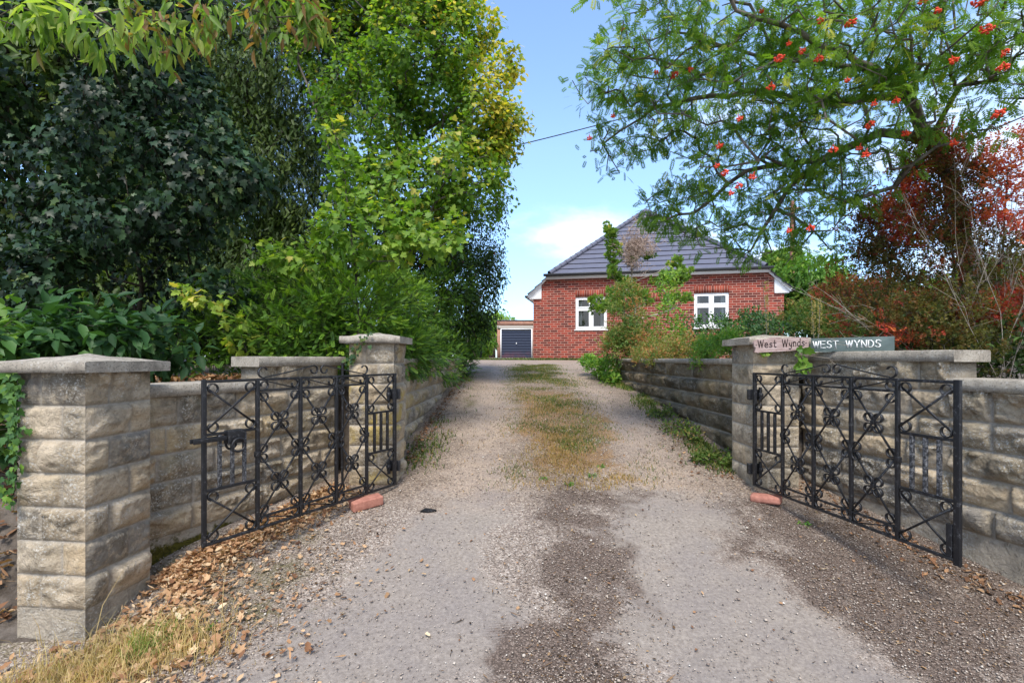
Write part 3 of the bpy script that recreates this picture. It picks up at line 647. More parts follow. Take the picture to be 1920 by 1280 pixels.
MB_GAR = brick_mat('pale_garage_brick', (0.30, 0.14, 0.09), (0.42, 0.19, 0.12), (0.42, 0.33, 0.27))
mu = M('white_upvc', .3, .4); mu.base((.80, .80, .80)); UP = mu.m
mr_ = M('grey_roof_tiles', .55, .35); co = mr_.coord(); b = mr_.n('ShaderNodeTexBrick', offset=.5); sx = mr_.n('ShaderNodeSeparateXYZ'); mr_.l(co, sx.inputs[0]); cx = mr_.n('ShaderNodeCombineXYZ'); mr_.l(mr_.math('ADD', sx.outputs['X'], mr_.math('MULTIPLY', sx.outputs['Y'], .0)), cx.inputs[0]); mr_.l(sx.outputs['Z'], cx.inputs[1]); mr_.l(cx.outputs[0], b.inputs['Vector'])
b.inputs['Scale'].default_value = 1; b.inputs['Brick Width'].default_value = .30; b.inputs['Row Height'].default_value = .2; b.inputs['Mortar Size'].default_value = .004
b.inputs['Color1'].default_value = (.088, .088, .112, 1); b.inputs['Color2'].default_value = (.102, .102, .128, 1); b.inputs['Mortar'].default_value = (.07, .07, .088, 1)
mr_.base(mr_.ramp(mr_.noise(3, 6, .7, co), [(.3, (.098, .101, .138)), (.7, (.128, .13, .168))]))
ROOF = mr_.m
mb_ = M('black_gutter', .35, .4); mb_.base((.014, .014, .016)); BLK = mb_.m
ml = M('lead_grey', .5, .3); ml.base((.10, .10, .12)); LEAD = ml.m
mg = M('window_glass', .03, .5); tr = mg.n('ShaderNodeBsdfTransparent'); gl = mg.n('ShaderNodeBsdfGlossy'); gl.inputs['Roughness'].default_value = .02; fr = mg.n('ShaderNodeFresnel'); fr.inputs['IOR'].default_value = 1.9
mx_ = mg.n('ShaderNodeMixShader'); mg.l(fr.outputs[0], mx_.inputs[0]); tr.inputs['Color'].default_value = (.8, .85, .85, 1); mg.l(tr.outputs[0], mx_.inputs[1]); mg.l(gl.outputs[0], mx_.inputs[2]); mg.l(mx_.outputs[0], mg.out.inputs['Surface']); GLASS = mg.m
mc = M('net_curtain', .9, .1); mc.base((.62, .62, .60)); CUR = mc.m
mi = M('dark_interior', .9, .1); mi.base((.06, .055, .05)); INT = mi.m

H = empty('brick_house', (.70, 15.7, 0), math.atan2(-.1994, .98), label='red brick bungalow with a grey tiled hipped roof and two white windows', cat='house')
wins = [(1.37, 2.36, 2.18, 3.22), (4.98, 5.98, 2.19, 3.25)]
L, D, zb_ = 7.5, 9.0, 1.05
mb = MB()
gx = sorted({0, L, *[w[0] for w in wins], *[w[1] for w in wins]}); gz_ = sorted({zb_, 3.2, *[w[2] for w in wins], *[w[3] for w in wins]})
zr_ = lambda x: min(3.9, 3.32 + .87 * (x + .15) - .03, 3.32 + .87 * (L + .15 - x) - .03)
for i in range(len(gx) - 1):
    a, b = gx[i], gx[i + 1]; w = [q for q in wins if q[0] <= a and b <= q[1]]
    for (lo, hi) in ([(zb_, 3.2)] if not w else [(zb_, w[0][2])]): mb.add([(a, 0, lo), (b, 0, lo), (b, 0, hi), (a, 0, hi)], [(0, 1, 2, 3)])
    if w and w[0][3] < 3.2: pass
top = [(0, 3.2)] + [(x, zr_(x)) for x in (0, .53, L - .53, L)] + [(L, 3.2)]
for w in wins:
    mb.add([(w[0], 0, w[3]), (w[1], 0, w[3]), (w[1], 0, 3.9), (w[0], 0, 3.9)], [(0, 1, 2, 3)])
    for (p, q, f) in (((w[0], w[2]), (w[0], w[3]), 1), ((w[1], w[3]), (w[1], w[2]), 1), ((w[0], w[3]), (w[1], w[3]), 1), ((w[1], w[2]), (w[0], w[2]), 1)):
        mb.add([(p[0], 0, p[1]), (q[0], 0, q[1]), (q[0], .09, q[1]), (p[0], .09, p[1])], [(0, 1, 2, 3)])
xsT = [0, .53, wins[0][0], wins[0][1], wins[1][0], wins[1][1], L - .53, L]
for a, b in zip(xsT[:-1], xsT[1:]):
    if any(a == w[0] for w in wins): continue
    mb.add([(a, 0, 3.2), (b, 0, 3.2), (b, 0, zr_(b)), (a, 0, zr_(a))], [(0, 1, 2, 3)])
mb.add([(0, 0, zb_), (0, D, zb_), (0, D, 3.42), (0, 0, 3.42)], [(0, 1, 2, 3)]); mb.add([(L, 0, zb_), (L, D, zb_), (L, D, 3.42), (L, 0, 3.42)], [(3, 2, 1, 0)]); mb.add([(0, D, zb_), (L, D, zb_), (L, D, 3.4), (0, D, 3.4)], [(0, 1, 2, 3)])
mb.build('wall', MB_RED, H)
for w in wins: MB().box((w[0], -.004, w[3]), (w[1], -.0005, w[3] + .215)).build('soldier_course', MB_SOL, H)
# roof in stepped courses
mb = MB(); xl = lambda z: -.15 + (z - 3.32) / .87; yh = lambda z: -.2 + max(0, z - 3.93) / .87; apex = 3.32 + .87 * (L / 2 + .15)
zs = np.linspace(3.93, apex, 15); nrm = np.array([0, -.669, .743])
rz_ = []
for k in range(14):
    a, b = zs[k], zs[k + 1]; la = np.array([xl(a), yh(a), a]); ra = np.array([L - xl(a), yh(a), a]); lb = np.array([xl(b), yh(b), b]); rb = np.array([L - xl(b), yh(b), b])
    o = nrm * .030; i = nrm * .004; mb.add([la + o, ra + o, rb + i, lb + i], [(0, 1, 2, 3)]); rz_ += [(la - nrm * .002, ra - nrm * .002, ra + o, la + o)]
zs2 = np.linspace(3.32, apex, 18)
for k in range(17):
    a, b = zs2[k], zs2[k + 1]
    for sgn in (0, 1):
        X_ = lambda z: xl(z) if sgn == 0 else L - xl(z)
        o = np.array([(-.669 if sgn == 0 else .669), 0, .743]) * .035; i = o * .1
        p = [np.array([X_(a), yh(a), a]) + o, np.array([X_(b), yh(b), b]) + i, np.array([X_(b), D + .3, b]) + i, np.array([X_(a), D + .3, a]) + o, np.array([X_(a), yh(a), a]), np.array([X_(a), D + .3, a])]
        mb.add(p, [(0, 1, 2, 3) if sgn else (3, 2, 1, 0), (4, 0, 3, 5)])
mb.add([(xl(3.32), D + .3, 3.32), (L - xl(3.32), D + .3, 3.32), (L / 2, D + .3, apex)], [(0, 1, 2)])
rf = mb.build('roof', ROOF, H)
mb = MB()
for q in rz_: mb.add(list(q), [(0, 1, 2, 3)])
mb.build('tile_edges', BLK, rf)  # tile risers coloured black to draw the shadow line under each course
for sgn in (0, 1):
    mb = MB(); n = 20
    for k in range(n):
        za = 3.93 + (apex - 3.93) * k / n; zb2 = 3.93 + (apex - 3.93) * (k + 1.04) / n; X_ = lambda z: xl(z) if sgn == 0 else L - xl(z)
        mb.tube([(X_(za), yh(za) - .02, za + .045), (X_(zb2), yh(zb2) - .02, zb2 + .045)], [.085, .07], 8)
    mb.build('hip_tiles', ROOF, rf)
MB().tube([(L / 2, yh(apex) - .05, apex + .03), (L / 2, D + .3, apex + .03)], .09, 8).build('ridge_tiles', ROOF, rf)
MB().box((.42, -.17, 3.80), (L - .42, -.15, 3.925)).box((.42, -.15, 3.80), (L - .42, -.001, 3.812)).build('fascia', UP, H)
MB().bbox((.36, -.27, 3.885), (L - .36, -.175, 3.965), .02).build('gutter', BLK, H)
for sgn in (0, 1):
    f = (lambda x: x) if sgn == 0 else (lambda x: L - x)
    poly = [(f(-.13), 3.19), (f(.27), 3.19), (f(.27), 3.66), (f(-.13), 3.29)]
    MB().prism(poly if sgn == 0 else poly[::-1], -.05, D).build('eaves_box', UP, H)
    MB().prism([(f(-.2), 3.22), (f(-.13), 3.24), (f(.45), 3.80), (f(.40), 3.84), (f(-.2), 3.30)][::1 if sgn == 0 else -1], -.09, -.052).build('bargeboard', UP, H)
    MB().bbox((f(-.27) - (.0 if sgn == 0 else .1), -.12, 3.235), (f(-.27) + (.1 if sgn == 0 else 0), D, 3.30), .02).build('gutter', BLK, H)
MB().box((3.72, -.01, 3.02), (4.0, -.0006, 3.30)).build('air_vent', MB_SOL, H)
for w in wins:
    x0, x1, z0, z1 = w; t = MB(); fw = .055; y0, y1 = .03, .09
    for a in ((x0, y0, z0, x0 + fw, y1, z1), (x1 - fw, y0, z0, x1, y1, z1), (x0 + fw, y0, z0, x1 - fw, y1, z0 + fw), (x0 + fw, y0, z1 - fw, x1 - fw, y1, z1)): t.bbox(a[:3], a[3:], .004)
    cx = (x0 + x1) / 2; zt = z0 + (z1 - z0) * .64
    t.bbox((cx - .035, y0 - .003, z0 + fw), (cx + .035, y1, z1 - fw), .004); t.bbox((x0 + fw, y0 - .001, zt - .03), (cx - .0355, y1, zt + .03), .004); t.bbox((cx + .0355, y0 - .001, zt - .03), (x1 - fw, y1, zt + .03), .004)
    fr_ = None
    wo_ = t.build('window', UP, H)
    for (a, b) in ((x0 + fw, cx - .035), (cx + .035, x1 - fw)):
        for (c, d_) in ((z0 + fw, zt - .03), (zt + .03, z1 - fw)):
            q = .04; s = MB()
            for e in ((a, c, a + q, d_), (b - q, c, b, d_), (a + q, c, b - q, c + q), (a + q, d_ - q, b - q, d_)): s.bbox((e[0] + .001, .02, e[1] + .001), (e[2] - .001, .075, e[3] - .001), .004)
            s.build('sash', UP, wo_)
            MB().add([(a + q, .05, c + q), (b - q, .05, c + q), (b - q, .05, d_ - q), (a + q, .05, d_ - q)], [(0, 1, 2, 3)]).build('pane', GLASS, wo_)
    MB().bbox((x0 - .04, -.035, z0 - .035), (x1 + .04, .03, z0 - .002), .006).build('sill', UP, wo_)
    for (a, b) in ((x0 + .06, x0 + .2), (x1 - .2, x1 - .06)):
        xx = np.linspace(a, b, 24); yy = .16 + .02 * np.sin((xx - a) * 160); V = np.r_[np.c_[xx, yy, np.full(24, z0)], np.c_[xx, yy, np.full(24, z1)]]
        MB().add(V, [(i, i + 1, 25 + i, 24 + i) for i in range(23)]).build('curtain', CUR, wo_)
    MB().add([(x0 - .6, .1, z0 - .7), (x1 + .6, .1, z0 - .7), (x1 + .6, 2.5, z0 - .7), (x0 - .6, 2.5, z0 - .7), (x0 - .6, .1, z1 + .3), (x1 + .6, .1, z1 + .3), (x1 + .6, 2.5, z1 + .3), (x0 - .6, 2.5, z1 + .3)], [(0, 1, 2, 3), (4, 7, 6, 5), (1, 5, 6, 2), (2, 6, 7, 3), (3, 7, 4, 0)]).build('room', INT, wo_)

# garage
G = empty('garage', (-1.06, 34.0, 1.3), 0, label='small flat-roofed brick garage with dark up-and-over door', cat='garage')
MB().box((0, 0, -.3), (.24, .3, 2.08)).box((2.50, 0, -.3), (4.0, .3, 2.08)).box((0, .0, 2.28), (4.0, .3, 2.62)).box((0, .3, -.3), (.2, 6, 2.6)).box((3.8, .3, -.3), (4.0, 6, 2.6)).box((.2, 5.8, -.3), (3.8, 6, 2.6)).build('wall', MB_GAR, G)
mm = M('concrete_lintel', .9, .1); mm.base((.42, .38, .33)); MB().bbox((-.01, -.02, 2.081), (4.0, .28, 2.279), .008).build('lintel', mm.m, G)
MB().bbox((-.04, -.04, 2.62), (4.04, 6.04, 2.68), .01).build('roof', LEAD, G)
MB().box((.24, -.01, -.1), (.31, .1, 2.08)).box((2.43, -.01, -.1), (2.50, .1, 2.08)).box((.31, -.01, 2.0), (2.43, .1, 2.08)).build('door_frame', UP, G)
mn = M('navy_steel_door', .4, .4); sx = mn.n('ShaderNodeSeparateXYZ'); mn.l(mn.coord(), sx.inputs[0]); mn.base(mn.mix(mn.math('MULTIPLY', mn.mr(sx.outputs['Z'], .55, .0), mn.mr(mn.noise(3), .35, .6)), (.018, .026, .05), (.10, .035, .05)))
zz = np.arange(-.1, 2.0001, .02); yy = .06 + .018 * (np.abs(((zz * 5.2) % 1) - .5) * 2); nz_ = len(zz)
V = np.r_[np.c_[np.full(nz_, .31), yy, zz], np.c_[np.full(nz_, 2.43), yy, zz]]
dr = MB().add(V, [(i, nz_ + i, nz_ + i + 1, i + 1) for i in range(nz_ - 1)]).build('door', mn.m, G)
MB().bbox((1.34, .01, .98), (1.40, .06, 1.08), .008).build('handle', UP, dr)
# fence left of the garage
mf = M('dark_fence_boards', .9, .1); mf.base(mf.ramp(mf.noise(5, 5, .7), [(0.35, (.045, .035, .03)), (.7, (.16, .13, .11))]))
Fn = empty('board_fence', (-2.9, 30.5, 1.28), math.atan2(3.3, 1.75), label='weathered dark board fence beside the garage', cat='fence')
mb = MB()
for k in range(36): mb.box((k * .1, 0, -.2), (k * .1 + .092, .018 + .006 * (k % 2), 1.62 + .03 * math.sin(k * 7)))
mb.build('boards', mf.m, Fn)
for x in (0.02, 1.8, 3.5): MB().box((x, -.08, -.2), (x + .08, -.002, 1.72)).build('post', mf.m, Fn)

# ------------------------------------------------------------------ vegetation helpers
def fan(outline, centre, droop=.25, fold=.12):
    o = np.array(outline, float); o = np.r_[o, np.c_[-o[::-1][:, 0], o[::-1][:, 1]][1:-1 if abs(o[0, 0]) < 1e-6 else None]]
    v = np.r_[[centre], o]; z = fold * np.abs(v[:, 0]) - droop * v[:, 1] ** 2
    n = len(o); return np.c_[v, z], np.array([(0, 1 + (i + 1) % n, 1 + i) for i in range(n)])
IVY = fan([(0, 0), (.22, -.10), (.46, .10), (.30, .32), (.40, .58), (.17, .62), (0, 1.0)], (0, .35))
MAPLE = fan([(0, 0), (.20, -.06), (.50, .06), (.34, .25), (.60, .52), (.28, .50), (.22, .78), (0, 1.0)], (0, .35), .2)
def oval(w=.24, droop=.3, fold=.3):
    v = np.array([(0, 0), (w * .85, .25), (w, .55), (0, 1), (-w, .55), (-w * .85, .25)], float)
    return np.c_[v, fold * np.abs(v[:, 0]) - droop * v[:, 1] ** 2], np.array([(0, 1, 2, 3), (0, 3, 4, 5)])
OVAL = oval()
SLIM = oval(.15, .35, .3)
def quadleaf(base, d, side, L, w, lift=0.0):
    base, d, side = map(lambda q: np.array(q, float), (base, d, side)); up = np.array([0, 0, 1.])
    return [base, base + d * L * .45 + side * w, base + d * L + up * lift, base + d * L * .45 - side * w]
def pinnate(pairs, Ll, w, ang=62, droop=.25, stem=.006, term=True):
    V, Fq = [], []
    ys = np.linspace(.28, .9, pairs)
    for y in ys:
        for s in (-1, 1):
            a = R(ang); d = np.array([s * math.sin(a), math.cos(a), -.15]); sd = np.array([math.cos(a) * s, -math.sin(a), 0])
            k = Ll * (1 - .35 * abs(y - .55)); V += quadleaf((0, y, 0), d, sd, k, w)
    if term: V += quadleaf((0, .9, 0), (0, 1, 0), (1, 0, 0), Ll * .9, w)
    V += [np.array(q, float) for q in ((-stem, 0, 0), (stem, 0, 0), (stem * .5, .95, 0), (-stem * .5, .95, 0))]
    V = np.array(V); V[:, 2] -= droop * V[:, 1] ** 2
    return V, np.arange(len(V)).reshape(-1, 4)
ROWAN = pinnate(6, .30, .055)
SPRAY = pinnate(8, .16, .05, 66, .12, .008)
FERN = pinnate(7, .26, .045, 50, .3, .006)
def tuft(n, spread, w, seed):
    r = np.random.default_rng(seed); V = []
    for i in range(n):
        d = np.array([r.normal(0, spread), 1, r.normal(0, spread)]); d /= np.linalg.norm(d); s = np.cross(d, r.normal(size=3)); s /= np.linalg.norm(s)
        b = d * r.uniform(0, .35); V += quadleaf(b, d, s, r.uniform(.5, .8), w)
    return np.array(V), np.arange(4 * n).reshape(-1, 4)
JUNI = tuft(16, .42, .07, 1); NEEDLE = tuft(12, .5, .04, 2)
def sprig(n, L, w, seed):      # small ovals round a short twig
    r = np.random.default_rng(seed); V = []
    for i in range(n):
        y = (i + .5) / n; a = r.uniform(0, 6.28); d = np.array([math.cos(a) * .8, .6, math.sin(a) * .8]); s = np.cross(d, r.normal(size=3)); s /= np.linalg.norm(s)
        V += quadleaf((0, y, 0), d, s, L, w)
    return np.array(V), np.arange(4 * n).reshape(-1, 4)
BERB = sprig(9, .28, .11, 4); HERB = sprig(8, .34, .07, 5)

def nrmz(a): return a / (np.linalg.norm(a, axis=-1, keepdims=True) + 1e-9)
def place_leaves(mb, tmpl, pos, tip, nor, size, tone):
    V, Fc = tmpl; N = len(pos)
    tip = nrmz(tip); x = nrmz(np.cross(tip, nor)); nn = np.cross(x, tip)
    size = np.broadcast_to(np.asarray(size, float), (N,))
    P = pos[:, None] + size[:, None, None] * (V[None, :, 0, None] * x[:, None] + V[None, :, 1, None] * tip[:, None] + V[None, :, 2, None] * nn[:, None])
    k = len(V); f = (np.arange(N)[:, None, None] * k + Fc[None]).reshape(-1, Fc.shape[1])
    mb.add(P.reshape(-1, 3), f, tone=np.repeat(np.clip(tone, 0, 1), k))
def B(px, py, Y, rx, ry, rd, w=None):    # an ellipsoid of foliage: its centre and radii seen at distance Y
    c = W(px, py, Y); r = np.array([rx * Y / F, rd, ry * Y / F]); return c, r, (w if w is not None else (r[0] * r[2]) ** .8 + .02)
def sample(blobs, n, r, shell=.55):
    w = np.array([b[2] for b in blobs]); i = r.choice(len(blobs), n, p=w / w.sum())
    d = nrmz(r.normal(size=(n, 3))); rad = r.uniform(0, 1, n) ** (1 / 3); rad = np.where(r.uniform(size=n) < shell, r.uniform(.72, 1.0, n), rad)
    C_ = np.array([b[0] for b in blobs])[i]; S = np.array([b[1] for b in blobs])[i]
    return C_ + d * rad[:, None] * S, nrmz(d / S)
def skeleton(chains, att, r, seg=.28, jit=.06, kpath=.3):
    nodes = []; par = []; path = []
    for ch in chains:
        ch = [np.array(p, float) for p in ch]
        if nodes:
            j = int(np.argmin([np.linalg.norm(np.array(q) - ch[0]) for q in nodes]))
            if np.linalg.norm(nodes[j] - ch[0]) < 1e-3: ch = ch[1:]
        else: nodes.append(ch[0]); par.append(-1); path.append(0); j = 0; ch = ch[1:]
        for p in ch:
            a = nodes[j]; L = np.linalg.norm(p - a); n = max(1, int(L / seg)); 
            for t in range(1, n + 1):
                q = a + (p - a) * t / n + (r.normal(0, jit * .35, 3) if t < n else 0); nodes.append(q); par.append(j); path.append(path[j] + L / n); j = len(nodes) - 1
    att = att[np.argsort(np.linalg.norm(att - nodes[0], axis=1))]
    N = np.zeros((len(nodes) + len(att) * 14 + 10, 3)); N[:len(nodes)] = nodes; PL = np.zeros(len(N)); PL[:len(nodes)] = path; n0 = len(nodes)
    for p in att:
        j = int(np.argmin(np.linalg.norm(N[:n0] - p, axis=1) + kpath * PL[:n0])); a = N[j]; L = np.linalg.norm(p - a); n = min(12, max(1, int(L / seg)))
        for t in range(1, n + 1):
            q = a + (p - a) * t / n; q = q + (r.normal(0, jit, 3) if t < n else 0) - np.array([0, 0, .10 * L * 4 * (t / n - .5) ** 2 - .10 * L]) * (0 if t == n else .6)
            N[n0] = q; PL[n0] = PL[j] + np.linalg.norm(q - N[j]); par.append(j); j = n0; n0 += 1
    return N[:n0], np.array(par)
def skel_mesh(N, par, rtip, rmax, power=.42, sides=5, tone=.5):
    cnt = np.zeros(len(N)); ch = np.zeros(len(N), int); np.add.at(ch, par[par >= 0], 1); cnt[ch == 0] = 1
    for i in range(len(N) - 1, 0, -1): cnt[par[i]] += cnt[i]
    rad = np.minimum(rtip * cnt ** power, rmax)
    e = np.arange(1, len(N)); a = N[par[e]]; b = N[e]; d = nrmz(b - a); ref = np.where(np.abs(d[:, 2:3]) < .9, [[0, 0, 1.]], [[1., 0, 0]])
    u = nrmz(np.cross(d, ref)); v = np.cross(d, u); th = np.arange(sides) / sides * 2 * np.pi
    ring = np.cos(th)[None, :, None] * u[:, None] + np.sin(th)[None, :, None] * v[:, None]
    ra = np.minimum(rad[par[e]], rad[e] * 1.6); ra = np.where(par[e] == 0, rad[e] * 1.05, ra)
    A = (a - d * ra[:, None] * .3)[:, None] + ring * ra[:, None, None]; Bq = b[:, None] + ring * rad[e][:, None, None]
    P = np.concatenate([A, Bq], 1).reshape(-1, 3); j = np.arange(sides)
    q = np.stack([j, (j + 1) % sides, sides + (j + 1) % sides, sides + j], -1); f = (np.arange(len(e))[:, None, None] * 2 * sides + q[None]).reshape(-1, 4)
    return MB().add(P, f, tone=tone)
def tree(name, label, cat, base, chains, blobs, nclump, per, rc, tmpl, size, lmat, bark, seed, shell=.55, tipw=(.5, -.5, .5), norw=(.5, 1.0, .4), rtip=.004, rmax=.12, tone=None, group=None, power=.42, seg=.28, jit=.06, flat=1.0, kpath=.3, crown='foliage', wood='trunk', keep=None, sides=5):
    r = np.random.default_rng(seed); base = np.array(base, float)
    t = empty(name, tuple(base), 0, label=label, cat=cat, group=group)
    C_, O = sample(blobs, nclump, r, shell)
    if keep is not None: k = keep(C_); C_, O = C_[k], O[k]
    if not chains: chains = [[base, base + (C_.mean(0) - base) * .45]]
    N, par = skeleton(chains, C_, r, seg=seg, jit=jit, kpath=kpath)
    skel_mesh(N - base, par, rtip, rmax, power, sides).build(wood, bark, t, smooth=True)
    n = len(C_) * per; ci = np.repeat(np.arange(len(C_)), per)
    off = nrmz(r.normal(size=(n, 3))) * (r.uniform(0, 1, n) ** .5)[:, None] * rc; off[:, 2] *= flat
    pos = C_[ci] + off; outw = nrmz(O[ci] * .8 + off / rc * .8 + r.normal(0, .25, (n, 3)))
    tip = outw * tipw[0] + np.array([0, 0, tipw[1]]) + r.normal(0, tipw[2], (n, 3)); nor = outw * norw[0] + np.array([0, 0, norw[1]]) + r.normal(0, norw[2], (n, 3)) + np.array([0, -.25, 0])
    tn = r.normal(.5, .17, n) + np.repeat(r.normal(0, .13, len(C_)), per)
    if tone is not None: tn = tone(pos, tn, r)
    if keep is not None: k = keep(pos); pos, tip, nor, tn = pos[k], tip[k], nor[k], tn[k]; n = len(pos)
    mb = MB(); place_leaves(mb, tmpl, pos - base, tip, nor, size * r.uniform(.65, 1.2, n), tn)
    mb.build(crown, lmat, t)
    return t, N, par, C_

def sidetone(x): return x
G_ = lambda *a: [(p, c) for p, c in a]
LM = {
 'ivy': leaf_mat('ivy_leaves', [(0.0, (.006, .014, .007)), (.4, (.013, .032, .014)), (.7, (.030, .068, .030)), (.92, (.06, .12, .045)), (1, (.12, .16, .045))], .15, .42, .2, gain=.95),
 'yew': leaf_mat('dark_yew_leaves', [(0.0, (.010, .020, .006)), (.5, (.026, .044, .010)), (1, (.06, .085, .018))], .35, .5, .3, gain=2.6),
 'maple': leaf_mat('field_maple_leaves', [(0.0, (.035, .085, .014)), (.4, (.078, .155, .020)), (.7, (.15, .225, .028)), (1, (.46, .36, .055))], .5, .55, .25, gain=1.45),
 'sap': leaf_mat('sapling_leaves', [(0.0, (.07, .15, .022)), (.5, (.13, .23, .032)), (.9, (.25, .31, .05)), (1, (.42, .36, .09))], .45, .5, .3, gain=1.35),
 'hedge': leaf_mat('hedge_leaves', [(0.0, (.028, .062, .012)), (.45, (.06, .13, .018)), (.8, (.115, .215, .024)), (1, (.20, .30, .035))], .4, .5, .3, gain=1.4),
 'dark': leaf_mat('dark_climber_leaves', [(0.0, (.012, .026, .010)), (.6, (.03, .058, .018)), (.95, (.065, .11, .03)), (1, (.10, .02, .02))], .3, .55, .2, gain=1.5),
 'ash': leaf_mat('pale_hanging_leaves', [(0.0, (.24, .12, .055)), (.18, (.17, .13, .04)), (.3, (.10, .17, .03)), (.7, (.16, .26, .05)), (1, (.30, .36, .09))], .5, .5, .3, gain=1.35),
 'shrub': leaf_mat('broad_shrub_leaves', [(0.0, (.02, .06, .022)), (.5, (.045, .115, .038)), (.85, (.08, .18, .04)), (1, (.17, .30, .05))], .3, .5, .3),
 'rowan': leaf_mat('rowan_leaves', [(0.0, (.030, .07, .015)), (.5, (.065, .125, .018)), (.85, (.12, .19, .025)), (1, (.28, .28, .04))], .5, .55, .22, gain=2.0),
 'berb': leaf_mat('barberry_leaves', [(0.0, (.04, .055, .018)), (.35, (.10, .085, .028)), (.5, (.13, .045, .022)), (.72, (.25, .05, .04)), (.9, (.40, .055, .05)), (1, (.46, .13, .06))], .45, .55, .22, gain=1.6),
 'juni': leaf_mat('juniper_foliage', [(0.0, (.045, .085, .02)), (.5, (.085, .15, .03)), (.85, (.15, .21, .035)), (1, (.30, .24, .07))], .35, .6, .2, gain=2.1),
 'herb': leaf_mat('garden_herb_leaves', [(0.0, (.035, .085, .025)), (.4, (.09, .16, .04)), (.65, (.16, .20, .05)), (.82, (.26, .18, .07)), (1, (.36, .16, .07))], .4, .6, .2, gain=1.35),
 'bright': leaf_mat('bright_garden_leaves', [(0.0, (.04, .10, .022)), (.5, (.09, .19, .03)), (1, (.22, .30, .05))], .45, .5, .3, gain=1.5),
 'litter': leaf_mat('fallen_leaves', [(0.0, (.09, .045, .03)), (.3, (.24, .12, .07)), (.55, (.42, .24, .14)), (.8, (.58, .39, .25)), (1, (.68, .54, .40))], .15, .8, .15),
 'straw': leaf_mat('dry_grass_blades', [(0.0, (.16, .10, .05)), (.5, (.40, .29, .14)), (.85, (.55, .44, .24)), (1, (.14, .20, .05))], .4, .7, .2, gain=1.3),
 'grass': leaf_mat('green_weeds', [(0.0, (.05, .09, .022)), (.5, (.10, .17, .035)), (.8, (.20, .20, .06)), (1, (.42, .25, .11))], .35, .6, .2)}

# ------------------------------------------------------------------ trees and shrubs on the left
tree('ivy_clad_tree', 'very dark ivy-covered tree filling the upper left', 'tree', (-3.9, 5.0, 1.0), [[(-3.9, 5.0, 1.0), (-3.8, 4.9, 2.6), (-3.6, 4.9, 4.6)]],
     [B(120, 180, 4.4, 230, 190, .55), B(330, 330, 4.0, 170, 80, .35, .8), B(200, 400, 4.1, 190, 80, .4), B(100, 530, 3.8, 170, 60, .35, .5), B(400, 420, 4.4, 60, 60, .4), B(250, 140, 5.0, 130, 130, .5), B(360, 260, 4.9, 80, 100, .5), B(200, 520, 4.8, 260, 140, .5, .9), B(150, -80, 4.6, 300, 120, .6), B(390, 560, 4.2, 70, 50, .25, .15), B(20, 380, 4.4, 90, 260, .5), B(-150, 330, 4.5, 130, 280, .5, .8)],
     900, 40, .19, IVY, .066, LM['ivy'], MAT_BARK_G, 101, keep=lambda p: (fbm(p[:, 0] * 1.9, p[:, 1] * 1.9, p[:, 2] * 2.6, 61, 2) > .49) | (p[:, 1] > 4.75), shell=.7, tipw=(.55, -.75, .4), norw=(.9, .5, .35), rtip=.003, rmax=.16)
tree('yew_tree', 'tall olive-dark feathery tree behind the ivy, sky showing through', 'tree', (-5.0, 9.5, 1.1), [[(-5.0, 9.5, 1.1), (-4.8, 9.4, 4.0), (-4.6, 9.2, 7.5)]],
     [B(520, 120, 8.6, 190, 190, 1.1), B(430, 330, 8.4, 200, 160, .9), B(600, 400, 8.8, 120, 120, .8, .5), B(300, 100, 9.2, 240, 200, 1.2), B(620, -20, 8.0, 140, 90, .8), B(470, 520, 8.6, 200, 90, .8)],
     2000, 48, .30, SPRAY, .125, LM['yew'], MAT_BARK_G, 102, shell=.6, tipw=(.5, -.7, .4), rtip=.006, rmax=.2)
tree('backdrop_tree', 'dark tree standing behind the ivy at far left, seen through its gaps', 'tree', (-8.0, 10.5, 1.2), None,
     [B(150, 250, 9.5, 300, 330, 1.2), B(-250, 350, 9.5, 250, 330, 1.2), B(60, 100, 8.5, 260, 200, 1), B(300, 480, 10, 300, 170, 1.0), B(120, 560, 8.5, 200, 110, .8), B(480, 590, 11, 180, 80, .8)], 1700, 34, .42, OVAL, .17, LM['yew'], MAT_BARK_G, 103, shell=.6, rtip=.01, rmax=.25)
def mt_(pos, tn, r):      # yellowing leaves towards the outer right and top of the crown
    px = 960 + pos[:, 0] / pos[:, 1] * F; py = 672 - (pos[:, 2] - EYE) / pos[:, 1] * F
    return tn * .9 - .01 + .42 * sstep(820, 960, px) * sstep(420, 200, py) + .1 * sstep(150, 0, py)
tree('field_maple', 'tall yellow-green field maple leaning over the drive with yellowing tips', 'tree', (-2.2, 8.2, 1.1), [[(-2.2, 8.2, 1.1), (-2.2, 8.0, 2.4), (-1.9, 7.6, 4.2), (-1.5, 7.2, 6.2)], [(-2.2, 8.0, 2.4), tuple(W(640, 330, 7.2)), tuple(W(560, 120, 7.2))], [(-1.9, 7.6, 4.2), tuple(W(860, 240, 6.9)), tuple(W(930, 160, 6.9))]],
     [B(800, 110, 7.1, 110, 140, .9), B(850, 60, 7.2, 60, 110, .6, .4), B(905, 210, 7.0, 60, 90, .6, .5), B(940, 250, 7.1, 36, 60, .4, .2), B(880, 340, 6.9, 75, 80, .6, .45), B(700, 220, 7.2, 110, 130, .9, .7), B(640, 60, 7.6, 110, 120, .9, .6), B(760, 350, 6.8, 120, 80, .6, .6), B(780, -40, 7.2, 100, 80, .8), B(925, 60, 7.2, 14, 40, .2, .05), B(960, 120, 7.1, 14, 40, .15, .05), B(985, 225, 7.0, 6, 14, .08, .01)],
     1200, 24, .20, MAPLE, .064, LM['maple'], MAT_BARK, 104, shell=.62, tipw=(.5, -.35, .5), norw=(.5, .9, .4), rtip=.005, rmax=.1, tone=mt_)
